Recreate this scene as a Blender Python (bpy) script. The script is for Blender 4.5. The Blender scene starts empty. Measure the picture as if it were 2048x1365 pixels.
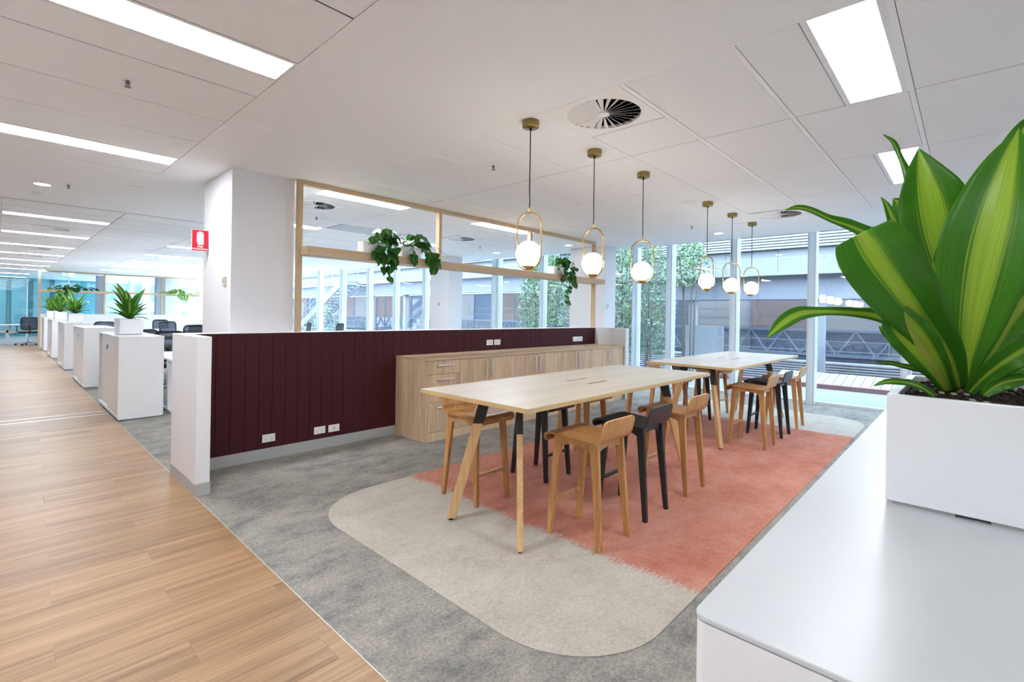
import bpy, bmesh, math, random
from mathutils import Vector, Matrix

random.seed(7)
scene = bpy.context.scene
C = scene.collection

# ------------------------------------------------------------------ camera, light, exposure
F_PX, PP_Y = 971.015, 628.548
RIGHT = Vector((0.6851436, -0.7282229, 0.01642131))
DOWN = Vector((0.01125247, -0.01195999, -0.99986516))
FWD = Vector((0.72832111, 0.68523599, 0.0))
cam_d = bpy.data.cameras.new('camera')
cam = bpy.data.objects.new('camera', cam_d)
C.objects.link(cam)
cam.matrix_world = Matrix((
    (RIGHT.x, -DOWN.x, -FWD.x, 0.0),
    (RIGHT.y, -DOWN.y, -FWD.y, 0.0),
    (RIGHT.z, -DOWN.z, -FWD.z, 1.4),
    (0, 0, 0, 1)))
cam_d.sensor_fit = 'HORIZONTAL'
cam_d.sensor_width = 36.0
cam_d.lens = F_PX / 2048 * 36
cam_d.shift_y = -(682.5 - PP_Y) / 2048
cam_d.clip_start = 0.05
cam_d.clip_end = 200
scene.camera = cam

W = bpy.data.worlds.new('overcast_sky')
scene.world = W
W.use_nodes = True
bg = W.node_tree.nodes['Background']
bg.inputs[0].default_value = (0.68, 0.84, 1.0, 1)
bg.inputs[1].default_value = 6.0

LED = 17.0            # recessed panels
DOWNLIGHT = 14.0
GLOBE = 7.0
scene.view_settings.view_transform = 'Standard'
scene.view_settings.look = 'None'
scene.view_settings.gamma = 1
scene.view_settings.use_curve_mapping = False
scene.view_settings.exposure = 1.1
scene.cycles.use_denoising = True
scene.cycles.max_bounces = 6
scene.cycles.diffuse_bounces = 4
scene.cycles.glossy_bounces = 3
scene.cycles.use_adaptive_sampling = True
scene.cycles.adaptive_threshold = 0.1
scene.cycles.adaptive_min_samples = 20
scene.cycles.transparent_max_bounces = 16
scene.cycles.sample_clamp_indirect = 8
scene.cycles.caustics_reflective = False
scene.cycles.caustics_refractive = False

# ------------------------------------------------------------------ materials
def srgb(r, g, b):
    def f(c):
        c /= 255.0
        return c / 12.92 if c <= 0.04045 else ((c + 0.055) / 1.055) ** 2.4
    return (f(r), f(g), f(b), 1.0)

M = {}

def base_mat(name):
    m = bpy.data.materials.new(name)
    m.use_nodes = True
    M[name] = m
    nt = m.node_tree
    return m, nt, nt.nodes['Principled BSDF'], nt.nodes, nt.links

def plain(name, col, rough=0.5, metal=0.0, spec=0.5, bump=0.0, bscale=60, coat=0.0):
    m, nt, p, N, L = base_mat(name)
    p.inputs['Base Color'].default_value = col
    p.inputs['Roughness'].default_value = rough
    p.inputs['Metallic'].default_value = metal
    p.inputs['Specular IOR Level'].default_value = spec
    p.inputs['Coat Weight'].default_value = coat
    if bump:
        tc = N.new('ShaderNodeTexCoord')
        nz = N.new('ShaderNodeTexNoise')
        nz.inputs['Scale'].default_value = bscale
        nz.inputs['Detail'].default_value = 4
        b = N.new('ShaderNodeBump')
        b.inputs['Strength'].default_value = bump
        b.inputs['Distance'].default_value = 0.004
        L.new(tc.outputs['Object'], nz.inputs['Vector'])
        L.new(nz.outputs['Fac'], b.inputs['Height'])
        L.new(b.outputs['Normal'], p.inputs['Normal'])
    return m

def emit(name, col, strength):
    m, nt, p, N, L = base_mat(name)
    p.inputs['Base Color'].default_value = (0.8, 0.8, 0.8, 1)
    p.inputs['Emission Color'].default_value = col
    p.inputs['Emission Strength'].default_value = strength
    return m

def wood(name, light, dark, axis='X', grain=7.0, rough=0.45, vary=0.12, contrast=1.0, streak=1.0, fine=0.36):
    """grain runs along the object's own axis; each object gets its own stretch of it"""
    m, nt, p, N, L = base_mat(name)
    tc = N.new('ShaderNodeTexCoord')
    oi = N.new('ShaderNodeObjectInfo')
    mul = N.new('ShaderNodeVectorMath'); mul.operation = 'SCALE'
    comb = N.new('ShaderNodeCombineXYZ')
    L.new(oi.outputs['Random'], comb.inputs[0]); L.new(oi.outputs['Random'], comb.inputs[1]); L.new(oi.outputs['Random'], comb.inputs[2])
    L.new(comb.outputs[0], mul.inputs[0]); mul.inputs['Scale'].default_value = 37.0
    add = N.new('ShaderNodeVectorMath'); add.operation = 'ADD'
    L.new(tc.outputs['Object'], add.inputs[0]); L.new(mul.outputs[0], add.inputs[1])
    mp = N.new('ShaderNodeMapping')
    s = [grain * 5, grain * 5, grain * 5]
    s['XYZ'.index(axis)] = grain * 0.22
    mp.inputs['Scale'].default_value = s
    L.new(add.outputs[0], mp.inputs['Vector'])
    n1 = N.new('ShaderNodeTexNoise'); n1.inputs['Scale'].default_value = 1.0; n1.inputs['Detail'].default_value = 7; n1.inputs['Roughness'].default_value = 0.62
    n1.inputs['Distortion'].default_value = 0.6
    L.new(mp.outputs[0], n1.inputs['Vector'])
    mp2 = N.new('ShaderNodeMapping')
    s2 = [grain * 0.9] * 3
    s2['XYZ'.index(axis)] = grain * 0.09
    mp2.inputs['Scale'].default_value = s2
    L.new(add.outputs[0], mp2.inputs['Vector'])
    n2 = N.new('ShaderNodeTexNoise'); n2.inputs['Scale'].default_value = 1.0; n2.inputs['Detail'].default_value = 3
    L.new(mp2.outputs[0], n2.inputs['Vector'])
    mixf = N.new('ShaderNodeMix'); mixf.data_type = 'FLOAT'; mixf.inputs['Factor'].default_value = 0.45
    L.new(n1.outputs['Fac'], mixf.inputs['A']); L.new(n2.outputs['Fac'], mixf.inputs['B'])
    mp3 = N.new('ShaderNodeMapping')
    s3 = [grain * 22] * 3
    s3['XYZ'.index(axis)] = grain * 0.5
    mp3.inputs['Scale'].default_value = s3
    L.new(add.outputs[0], mp3.inputs['Vector'])
    n3 = N.new('ShaderNodeTexNoise'); n3.inputs['Scale'].default_value = 1.0; n3.inputs['Detail'].default_value = 4; n3.inputs['Roughness'].default_value = 0.7
    L.new(mp3.outputs[0], n3.inputs['Vector'])
    mix3 = N.new('ShaderNodeMix'); mix3.data_type = 'FLOAT'; mix3.inputs['Factor'].default_value = fine
    L.new(mixf.outputs['Result'], mix3.inputs['A']); L.new(n3.outputs['Fac'], mix3.inputs['B'])
    mixf = mix3
    r = N.new('ShaderNodeValToRGB')
    r.color_ramp.elements[0].position = 0.5 - 0.17 / contrast
    r.color_ramp.elements[1].position = 0.5 + 0.13 / contrast
    r.color_ramp.elements[0].color = dark
    r.color_ramp.elements[1].color = light
    L.new(mixf.outputs['Result'], r.inputs['Fac'])
    hsv = N.new('ShaderNodeHueSaturation')
    mr = N.new('ShaderNodeMapRange')
    mr.inputs['To Min'].default_value = 1 - vary; mr.inputs['To Max'].default_value = 1 + vary * 0.7
    L.new(oi.outputs['Random'], mr.inputs['Value'])
    L.new(mr.outputs['Result'], hsv.inputs['Value'])
    L.new(r.outputs['Color'], hsv.inputs['Color'])
    L.new(hsv.outputs['Color'], p.inputs['Base Color'])
    p.inputs['Roughness'].default_value = rough
    b = N.new('ShaderNodeBump'); b.inputs['Strength'].default_value = 0.12 * streak; b.inputs['Distance'].default_value = 0.002
    L.new(n1.outputs['Fac'], b.inputs['Height']); L.new(b.outputs['Normal'], p.inputs['Normal'])
    return m

def carpet_nodes(N, L, vec, cols, cloud, seed=0.0, fleck=(0.72, 1.26)):
    """woven loop pile: cloudy patches of three yarn colours plus a fine fleck"""
    mp = N.new('ShaderNodeMapping'); mp.inputs['Location'].default_value = (seed, seed * 2, 0); mp.inputs['Scale'].default_value = (cloud * 0.8, cloud * 1.2, 1)
    L.new(vec, mp.inputs['Vector'])
    a = N.new('ShaderNodeTexNoise'); a.inputs['Scale'].default_value = 1.0; a.inputs['Detail'].default_value = 10; a.inputs['Roughness'].default_value = 0.82
    L.new(mp.outputs[0], a.inputs['Vector'])
    r = N.new('ShaderNodeValToRGB')
    e = r.color_ramp.elements
    e[0].position = 0.36; e[0].color = cols[0]
    e[1].position = 0.64; e[1].color = cols[2]
    q = e.new(0.5); q.color = cols[1]
    L.new(a.outputs['Fac'], r.inputs['Fac'])
    f = N.new('ShaderNodeTexNoise'); f.inputs['Scale'].default_value = 62; f.inputs['Detail'].default_value = 5; f.inputs['Roughness'].default_value = 0.95
    L.new(vec, f.inputs['Vector'])
    mr = N.new('ShaderNodeMapRange'); mr.inputs['From Min'].default_value = 0.3; mr.inputs['From Max'].default_value = 0.7
    mr.inputs['To Min'].default_value = fleck[0]; mr.inputs['To Max'].default_value = fleck[1]
    L.new(f.outputs['Fac'], mr.inputs['Value'])
    h = N.new('ShaderNodeHueSaturation')
    L.new(r.outputs['Color'], h.inputs['Color']); L.new(mr.outputs['Result'], h.inputs['Value'])
    return h.outputs['Color'], f.outputs['Fac']

def carpet(name, cols, cloud=3.0):
    m, nt, p, N, L = base_mat(name)
    tc = N.new('ShaderNodeTexCoord')
    col, fine = carpet_nodes(N, L, tc.outputs['Object'], cols, cloud, 0.0, (0.45, 1.5))
    L.new(col, p.inputs['Base Color'])
    p.inputs['Roughness'].default_value = 0.95
    p.inputs['Specular IOR Level'].default_value = 0.1
    b = N.new('ShaderNodeBump'); b.inputs['Strength'].default_value = 0.5; b.inputs['Distance'].default_value = 0.004
    L.new(fine, b.inputs['Height']); L.new(b.outputs['Normal'], p.inputs['Normal'])
    return m

def rug_mat():
    """cream ends, coral middle, the yarns bleeding into one another at x = 2.45 and x = 6.97"""
    m, nt, p, N, L = base_mat('rug_pile')
    tc = N.new('ShaderNodeTexCoord')
    vec = tc.outputs['Object']
    cream, fine = carpet_nodes(N, L, vec, (srgb(174, 164, 151), srgb(187, 179, 167), srgb(195, 189, 179)), 2.2, 3.0)
    coral, f2 = carpet_nodes(N, L, vec, (srgb(174, 108, 90), srgb(190, 128, 110), srgb(198, 144, 128)), 2.6, 9.0)
    sep = N.new('ShaderNodeSeparateXYZ'); L.new(vec, sep.inputs[0])
    mp = N.new('ShaderNodeMapping'); mp.inputs['Scale'].default_value = (18, 70, 1); L.new(vec, mp.inputs['Vector'])
    nz = N.new('ShaderNodeTexNoise'); nz.inputs['Scale'].default_value = 1; nz.inputs['Detail'].default_value = 5; nz.inputs['Roughness'].default_value = 0.7
    L.new(mp.outputs[0], nz.inputs['Vector'])
    nb = N.new('ShaderNodeTexNoise'); nb.inputs['Scale'].default_value = 2.6; nb.inputs['Detail'].default_value = 2
    L.new(vec, nb.inputs['Vector'])
    sm = N.new('ShaderNodeMath'); sm.operation = 'MULTIPLY_ADD'; sm.inputs[1].default_value = 0.30; L.new(nz.outputs['Fac'], sm.inputs[0])
    s2 = N.new('ShaderNodeMath'); s2.operation = 'MULTIPLY_ADD'; s2.inputs[1].default_value = 0.16; s2.inputs[2].default_value = -0.23
    L.new(nb.outputs['Fac'], s2.inputs[0]); L.new(s2.outputs[0], sm.inputs[2])
    d = N.new('ShaderNodeMath'); d.operation = 'SUBTRACT'; L.new(sep.outputs['X'], d.inputs[0]); d.inputs[1].default_value = 4.71
    ab = N.new('ShaderNodeMath'); ab.operation = 'ABSOLUTE'; L.new(d.outputs[0], ab.inputs[0])
    ad = N.new('ShaderNodeMath'); ad.operation = 'ADD'; L.new(ab.outputs[0], ad.inputs[0]); L.new(sm.outputs[0], ad.inputs[1])
    mr = N.new('ShaderNodeMapRange'); mr.inputs['From Min'].default_value = 2.23; mr.inputs['From Max'].default_value = 2.29
    L.new(ad.outputs[0], mr.inputs['Value'])
    mx = N.new('ShaderNodeMix'); mx.data_type = 'RGBA'
    L.new(mr.outputs['Result'], mx.inputs['Factor'])
    L.new(coral, mx.inputs[6]); L.new(cream, mx.inputs[7])
    L.new(mx.outputs[2], p.inputs['Base Color'])
    p.inputs['Roughness'].default_value = 0.95
    p.inputs['Specular IOR Level'].default_value = 0.1
    b = N.new('ShaderNodeBump'); b.inputs['Strength'].default_value = 0.5; b.inputs['Distance'].default_value = 0.004
    L.new(fine, b.inputs['Height']); L.new(b.outputs['Normal'], p.inputs['Normal'])

def glass(name, tint, refl=0.05, edge=0.55, rough=0.0):
    m, nt, p, N, L = base_mat(name)
    out = N['Material Output']
    N.remove(p)
    tr = N.new('ShaderNodeBsdfTransparent'); tr.inputs['Color'].default_value = tint
    gl = N.new('ShaderNodeBsdfGlossy'); gl.inputs['Roughness'].default_value = rough; gl.inputs['Color'].default_value = (0.95, 0.98, 1, 1)
    lw = N.new('ShaderNodeLayerWeight'); lw.inputs['Blend'].default_value = 0.5
    pw = N.new('ShaderNodeMath'); pw.operation = 'POWER'; pw.inputs[1].default_value = 3.2
    L.new(lw.outputs['Facing'], pw.inputs[0])
    ma = N.new('ShaderNodeMath'); ma.operation = 'MULTIPLY_ADD'; ma.inputs[1].default_value = edge; ma.inputs[2].default_value = refl
    L.new(pw.outputs[0], ma.inputs[0])
    mx = N.new('ShaderNodeMixShader')
    L.new(ma.outputs[0], mx.inputs[0]); L.new(tr.outputs[0], mx.inputs[1]); L.new(gl.outputs[0], mx.inputs[2])
    L.new(mx.outputs[0], out.inputs['Surface'])
    return m

def leaf_mat(name, margin, stripe, vein, width=0.2, trans=0.3):
    """long striped leaf: u runs across the blade, v along it"""
    m, nt, p, N, L = base_mat(name)
    out = N['Material Output']
    uv = N.new('ShaderNodeUVMap'); uv.uv_map = 'UVMap'
    sep = N.new('ShaderNodeSeparateXYZ'); L.new(uv.outputs[0], sep.inputs[0])
    oi = N.new('ShaderNodeObjectInfo')
    d = N.new('ShaderNodeMath'); d.operation = 'SUBTRACT'; d.inputs[1].default_value = 0.5; L.new(sep.outputs['X'], d.inputs[0])
    comb = N.new('ShaderNodeCombineXYZ')
    mu = N.new('ShaderNodeMath'); mu.operation = 'MULTIPLY'; mu.inputs[1].default_value = 38; L.new(sep.outputs['X'], mu.inputs[0])
    mv = N.new('ShaderNodeMath'); mv.operation = 'MULTIPLY'; mv.inputs[1].default_value = 1.1; L.new(sep.outputs['Y'], mv.inputs[0])
    mo = N.new('ShaderNodeMath'); mo.operation = 'MULTIPLY'; mo.inputs[1].default_value = 50; L.new(oi.outputs['Random'], mo.inputs[0])
    L.new(mu.outputs[0], comb.inputs[0]); L.new(mv.outputs[0], comb.inputs[1]); L.new(mo.outputs[0], comb.inputs[2])
    nz = N.new('ShaderNodeTexNoise'); nz.inputs['Scale'].default_value = 1; nz.inputs['Detail'].default_value = 3; L.new(comb.outputs[0], nz.inputs['Vector'])
    ab = N.new('ShaderNodeMath'); ab.operation = 'ABSOLUTE'; L.new(d.outputs[0], ab.inputs[0])
    ad = N.new('ShaderNodeMath'); ad.operation = 'MULTIPLY_ADD'; ad.inputs[1].default_value = 0.26; L.new(nz.outputs['Fac'], ad.inputs[0])
    rw = N.new('ShaderNodeMath'); rw.operation = 'MULTIPLY_ADD'; rw.inputs[1].default_value = 0.10; L.new(oi.outputs['Random'], rw.inputs[0]); L.new(ab.outputs[0], rw.inputs[2])
    rs_ = N.new('ShaderNodeMath'); rs_.operation = 'SUBTRACT'; rs_.inputs[1].default_value = 0.06; L.new(rw.outputs[0], rs_.inputs[0])
    L.new(rs_.outputs[0], ad.inputs[2])
    r = N.new('ShaderNodeValToRGB'); e = r.color_ramp.elements
    e[0].position = 0.10; e[0].color = vein
    e[1].position = width + 0.17; e[1].color = margin
    q = e.new(0.14); q.color = stripe
    q = e.new(width + 0.09); q.color = stripe
    L.new(ad.outputs[0], r.inputs['Fac'])
    nz2 = N.new('ShaderNodeTexNoise'); nz2.inputs['Scale'].default_value = 3; L.new(comb.outputs[0], nz2.inputs['Vector'])
    h = N.new('ShaderNodeHueSaturation')
    mr = N.new('ShaderNodeMapRange'); mr.inputs['From Min'].default_value = .3; mr.inputs['From Max'].default_value = .7; mr.inputs['To Min'].default_value = .85; mr.inputs['To Max'].default_value = 1.15
    L.new(nz2.outputs['Fac'], mr.inputs['Value']); L.new(mr.outputs['Result'], h.inputs['Value']); L.new(r.outputs['Color'], h.inputs['Color'])
    L.new(h.outputs['Color'], p.inputs['Base Color'])
    p.inputs['Roughness'].default_value = 0.32
    p.inputs['Specular IOR Level'].default_value = 0.45
    tl = N.new('ShaderNodeBsdfTranslucent'); L.new(h.outputs['Color'], tl.inputs['Color'])
    mx = N.new('ShaderNodeMixShader'); mx.inputs[0].default_value = trans
    L.new(p.outputs[0], mx.inputs[1]); L.new(tl.outputs[0], mx.inputs[2]); L.new(mx.outputs[0], out.inputs['Surface'])
    bw = N.new('ShaderNodeTexWave'); bw.bands_direction = 'X'; bw.inputs['Scale'].default_value = 14
    L.new(uv.outputs[0], bw.inputs['Vector'])
    b = N.new('ShaderNodeBump'); b.inputs['Strength'].default_value = 0.03; b.inputs['Distance'].default_value = 0.002
    L.new(bw.outputs['Fac'], b.inputs['Height']); L.new(b.outputs['Normal'], p.inputs['Normal'])
    return m

plain('wall_paint', srgb(228, 228, 231), 0.6, bump=0.03, bscale=250)
plain('ceiling_plaster', srgb(249, 251, 253), 0.7)
plain('ceiling_board', srgb(247, 249, 251), 0.85, bump=0.25, bscale=320)
plain('slab_dark', srgb(40, 39, 38), 0.9)
plain('tile_gap_shade', srgb(96, 92, 88), 0.9)
plain('grid_white', srgb(252, 253, 254), 0.45)
plain('shadow_trim', srgb(214, 216, 218), 0.5)
plain('white_metal', srgb(244, 245, 247), 0.35)
plain('white_gloss', srgb(238, 239, 241), 0.22)
plain('white_cabinet', srgb(238, 238, 240), 0.28)
plain('white_counter', srgb(208, 211, 214), 0.34, spec=0.4)
plain('burgundy', srgb(66, 22, 30), 0.6, spec=0.25, bump=0.04, bscale=200)
plain('skirting', srgb(176, 178, 177), 0.4)
plain('white_plastic', srgb(236, 236, 234), 0.35)
plain('beige_plastic', srgb(206, 199, 180), 0.4)
plain('black_metal', srgb(32, 33, 35), 0.4)
plain('black_void', srgb(12, 12, 12), 0.9)
plain('black_plastic', srgb(22, 23, 25), 0.45)

plain('chrome', srgb(200, 202, 205), 0.2, metal=1.0)
plain('brushed_steel', srgb(232, 232, 230), 0.38, metal=0.75)
plain('sprinkler_metal', srgb(112, 106, 98), 0.4, metal=0.6)
plain('brass', srgb(196, 164, 104), 0.26, metal=1.0)
plain('brass_dark', srgb(158, 138, 84), 0.32, metal=1.0)
plain('cord', srgb(18, 17, 17), 0.7)
plain('soil', srgb(38, 30, 26), 0.95, bump=1.0, bscale=45)
plain('bark_chip', srgb(48, 38, 32), 0.95)
plain('pale_chip', srgb(180, 165, 140), 0.9)
plain('stem_green', srgb(96, 110, 58), 0.6)
plain('stem_woody', srgb(122, 104, 72), 0.8)
plain('sign_red', srgb(206, 12, 44), 0.4)
plain('sign_white', srgb(244, 240, 240), 0.4)
plain('floor_strip', srgb(252, 252, 250), 0.3, metal=0.6)
plain('trim_metal', srgb(206, 200, 190), 0.35, metal=0.3)
plain('vent_white', srgb(248, 248, 248), 0.45)
plain('duct_dark', srgb(20, 19, 19), 0.9)
plain('grey_grille', srgb(190, 194, 200), 0.5)
plain('mullion_grey', srgb(214, 220, 228), 0.35)
plain('mullion_white', srgb(228, 236, 242), 0.4)
plain('rubber', srgb(20, 20, 20), 0.8)
plain('paving', srgb(112, 118, 126), 0.8, bump=0.2, bscale=8)
plain('red_kerb', srgb(112, 80, 78), 0.8)
plain('outdoor_white', srgb(126, 129, 132), 0.6)
plain('outdoor_panel', srgb(118, 121, 128), 0.6)
plain('outdoor_beam', srgb(116, 118, 128), 0.6)
plain('outdoor_louvre', srgb(128, 128, 132), 0.6)
plain('outdoor_dark', srgb(82, 86, 98), 0.5)
plain('outdoor_brown', srgb(134, 112, 106), 0.7)
plain('outdoor_tan', srgb(152, 145, 142), 0.7)
plain('outdoor_steel', srgb(112, 120, 136), 0.5)
plain('outdoor_glass', srgb(94, 104, 122), 0.12, spec=0.7)
plain('teal_blind', srgb(140, 184, 194), 0.7)
plain('teal_wall', srgb(104, 160, 172), 0.7)
plain('tree_bark', srgb(96, 92, 84), 0.9)
plain('tree_leaf', srgb(92, 122, 84), 0.6)
plain('tree_leaf_pale', srgb(132, 154, 122), 0.6)
plain('column_grey', srgb(168, 176, 186), 0.6)
plain('carpet_far', srgb(150, 152, 152), 0.95)
emit('led_panel', (0.93, 0.975, 1.02, 1), LED)
emit('downlight_glow', (1.0, 0.96, 0.9, 1), DOWNLIGHT)
emit('globe_glow', (1.0, 0.90, 0.78, 1), GLOBE)
emit('exit_green', srgb(10, 140, 100), 0.3)
emit('exit_white', (0.85, 1.0, 0.95, 1), 0.4)
wood('oak_floor', srgb(180, 144, 106), srgb(126, 91, 61), 'X', 4.2, 0.38, 0.05, 1.5)
wood('laminate_oak_v', srgb(228, 202, 168), srgb(186, 155, 120), 'Z', 9, 0.4, 0.06, 1.7, 1.0, 0.45)
wood('laminate_oak_h', srgb(214, 188, 154), srgb(184, 154, 120), 'X', 7, 0.35, 0.03, 0.9)
wood('table_oak', srgb(204, 190, 172), srgb(178, 160, 138), 'X', 5, 0.32, 0.02, 1.4)
wood('table_edge', srgb(214, 184, 134), srgb(186, 152, 100), 'X', 6, 0.5, 0.02)
wood('stool_oak', srgb(212, 162, 102), srgb(160, 109, 60), 'Z', 8, 0.38, 0.07, 1.6)
wood('stool_oak_seat', srgb(204, 152, 94), srgb(158, 106, 58), 'Y', 8, 0.34, 0.07, 1.6, 1.0, 0.5)
wood('stool_black', srgb(40, 40, 42), srgb(26, 26, 27), 'Z', 8, 0.4, 0.05)
wood('ash_leg', srgb(230, 194, 142), srgb(192, 148, 92), 'Z', 8, 0.42, 0.06, 1.4, 1.0, 0.45)
wood('frame_timber', srgb(212, 186, 150), srgb(186, 156, 118), 'X', 6, 0.5, 0.05, 1.4)
wood('frame_timber_v', srgb(212, 186, 150), srgb(186, 156, 118), 'Z', 6, 0.5, 0.05, 1.4)
carpet('carpet_grey', (srgb(116, 115, 115), srgb(150, 146, 140), srgb(172, 163, 152)), 3.2)
rug_mat()
glass('facade_glass', (0.92, 0.97, 1.0, 1), 0.04, 0.5)
glass('teal_glass', (0.80, 0.95, 0.97, 1), 0.06, 0.4)
leaf_mat('striped_leaf', srgb(84, 152, 42), srgb(178, 212, 72), srgb(212, 208, 122), 0.10, 0.38)
leaf_mat('striped_leaf_wide', srgb(84, 152, 42), srgb(182, 214, 78), srgb(214, 208, 130), 0.20, 0.38)
leaf_mat('striped_leaf_deep', srgb(64, 126, 40), srgb(152, 190, 64), srgb(184, 196, 100), 0.10, 0.3)
leaf_mat('heart_leaf', srgb(48, 104, 40), srgb(74, 134, 50), srgb(140, 176, 90), 0.05, 0.3)
leaf_mat('heart_leaf_pale', srgb(120, 156, 70), srgb(176, 200, 120), srgb(220, 226, 180), 0.2, 0.3)

# ------------------------------------------------------------------ helpers
def tag(o, label=None, cat=None, group=None, kind=None):
    if label: o['label'] = label
    if cat: o['category'] = cat
    if group: o['group'] = group
    if kind: o['kind'] = kind
    return o

def empty(name, loc=(0, 0, 0), rz=0.0, label=None, cat=None, group=None, kind=None):
    o = bpy.data.objects.new(name, None)
    C.objects.link(o)
    o.location = loc
    o.rotation_euler = (0, 0, rz)
    o.empty_display_size = 0.1
    return tag(o, label, cat, group, kind)

def copy_tree(o, parent=None):
    c = o.copy()
    C.objects.link(c)
    c.parent = parent
    for ch in o.children:
        copy_tree(ch, c)
    return c

def link(name, me, parent=None, loc=(0, 0, 0), rot=(0, 0, 0), scale=None):
    o = bpy.data.objects.new(name, me)
    C.objects.link(o)
    o.parent = parent
    o.location = loc
    o.rotation_euler = rot
    if scale: o.scale = scale
    return o

class MB:
    """collects simple shapes for ONE part and links them as one mesh"""
    def __init__(s):
        s.v, s.f = [], []
    def add(s, vs, fs):
        n = len(s.v)
        s.v += [tuple(v) for v in vs]
        s.f += [tuple(i + n for i in f) for f in fs]
        return s
    def box(s, x0, y0, z0, x1, y1, z1):
        if x0 > x1: x0, x1 = x1, x0
        if y0 > y1: y0, y1 = y1, y0
        if z0 > z1: z0, z1 = z1, z0
        return s.add([(x0, y0, z0), (x1, y0, z0), (x1, y1, z0), (x0, y1, z0), (x0, y0, z1), (x1, y0, z1), (x1, y1, z1), (x0, y1, z1)],
                     [(3, 2, 1, 0), (4, 5, 6, 7), (0, 1, 5, 4), (1, 2, 6, 5), (2, 3, 7, 6), (3, 0, 4, 7)])
    def hexa(s, bottom, top):
        return s.add(list(bottom) + list(top), [(3, 2, 1, 0), (4, 5, 6, 7), (0, 1, 5, 4), (1, 2, 6, 5), (2, 3, 7, 6), (3, 0, 4, 7)])
    def bar(s, a, b, w, h=None, up=(0, 0, 1)):
        """rectangular bar between two points"""
        a, b = Vector(a), Vector(b)
        h = w if h is None else h
        d = (b - a).normalized()
        u = Vector(up)
        if abs(d.dot(u)) > 0.95: u = Vector((0, 1, 0))
        sx = d.cross(u).normalized() * w / 2
        sy = sx.cross(d).normalized() * h / 2
        return s.hexa([a - sx - sy, a + sx - sy, a + sx + sy, a - sx + sy], [b - sx - sy, b + sx - sy, b + sx + sy, b - sx + sy])
    def tube(s, pts, r, n=8, closed=False):
        P = [Vector(p) for p in pts]
        m = len(P)
        rs = r if isinstance(r, (list, tuple)) else [r] * m
        prev = None
        rings = []
        for i, p in enumerate(P):
            if closed: t = P[(i + 1) % m] - P[i - 1]
            else: t = P[min(i + 1, m - 1)] - P[max(i - 1, 0)]
            t.normalize()
            if prev is None:
                a = Vector((0, 0, 1)) if abs(t.z) < 0.9 else Vector((1, 0, 0))
                x = t.cross(a).normalized()
            else:
                x = (prev - t * prev.dot(t)).normalized()
            prev = x
            y = t.cross(x)
            rings.append([p + (x * math.cos(2 * math.pi * k / n) + y * math.sin(2 * math.pi * k / n)) * rs[i] for k in range(n)])
        vs = [v for ring in rings for v in ring]
        fs = []
        for i in range(m if closed else m - 1):
            j = (i + 1) % m
            for k in range(n):
                l = (k + 1) % n
                fs.append((i * n + k, i * n + l, j * n + l, j * n + k))
        if not closed:
            fs.append(tuple(reversed(range(n))))
            fs.append(tuple((m - 1) * n + k for k in range(n)))
        return s.add(vs, fs)
    def lathe(s, prof, n=24, c=(0, 0, 0), cap=True):
        """profile (r, z) spun about the vertical through c"""
        vs, fs = [], []
        for r, z in prof:
            for k in range(n):
                a = 2 * math.pi * k / n
                vs.append((c[0] + r * math.cos(a), c[1] + r * math.sin(a), c[2] + z))
        for i in range(len(prof) - 1):
            for k in range(n):
                l = (k + 1) % n
                fs.append((i * n + k, i * n + l, (i + 1) * n + l, (i + 1) * n + k))
        if cap:
            fs.append(tuple(reversed(range(n))))
            fs.append(tuple((len(prof) - 1) * n + k for k in range(n)))
        return s.add(vs, fs)
    def prism(s, poly, axis, a, b):
        """polygon (two coordinates) extruded along an axis from a to b"""
        def pt(u, v, w):
            return {'X': (w, u, v), 'Y': (u, w, v), 'Z': (u, v, w)}[axis]
        n = len(poly)
        vs = [pt(u, v, a) for u, v in poly] + [pt(u, v, b) for u, v in poly]
        fs = [tuple(range(n)), tuple(reversed(range(n, 2 * n)))] + [(i, i + n, (i + 1) % n + n, (i + 1) % n) for i in range(n)]
        return s.add(vs, fs)
    def mesh(s, name, mat, smooth=False, recalc=True):
        me = bpy.data.meshes.new(name)
        me.from_pydata(s.v, [], s.f)
        if recalc:
            bm = bmesh.new(); bm.from_mesh(me)
            bmesh.ops.recalc_face_normals(bm, faces=bm.faces)
            bm.to_mesh(me); bm.free()
        if mat: me.materials.append(M[mat])
        if smooth:
            me.polygons.foreach_set('use_smooth', [True] * len(me.polygons))
        me.update()
        return me
    def build(s, name, mat, parent=None, smooth=False, bevel=0.0, loc=(0, 0, 0), rot=(0, 0, 0), seg=2):
        o = link(name, s.mesh(name, mat, smooth), parent, loc, rot)
        if bevel:
            b = o.modifiers.new('bevel', 'BEVEL')
            b.width = bevel; b.segments = seg; b.limit_method = 'ANGLE'; b.angle_limit = math.radians(40)
        if smooth:
            try:
                o.data.set_sharp_from_angle(angle=math.radians(40))
            except Exception:
                pass
        return o

def box(name, mat, a, b, parent=None, bevel=0.0, seg=2):
    """axis box whose origin sits at its own base centre"""
    x0, x1 = sorted((a[0], b[0])); y0, y1 = sorted((a[1], b[1])); z0, z1 = sorted((a[2], b[2]))
    cx, cy = (x0 + x1) / 2, (y0 + y1) / 2
    off, q = Vector((0, 0, 0)), parent
    while q is not None:
        off += q.location
        q = q.parent
    return MB().box(x0 - cx, y0 - cy, 0, x1 - cx, y1 - cy, z1 - z0).build(name, mat, parent, bevel=bevel, loc=Vector((cx, cy, z0)) - off, seg=seg)

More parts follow.
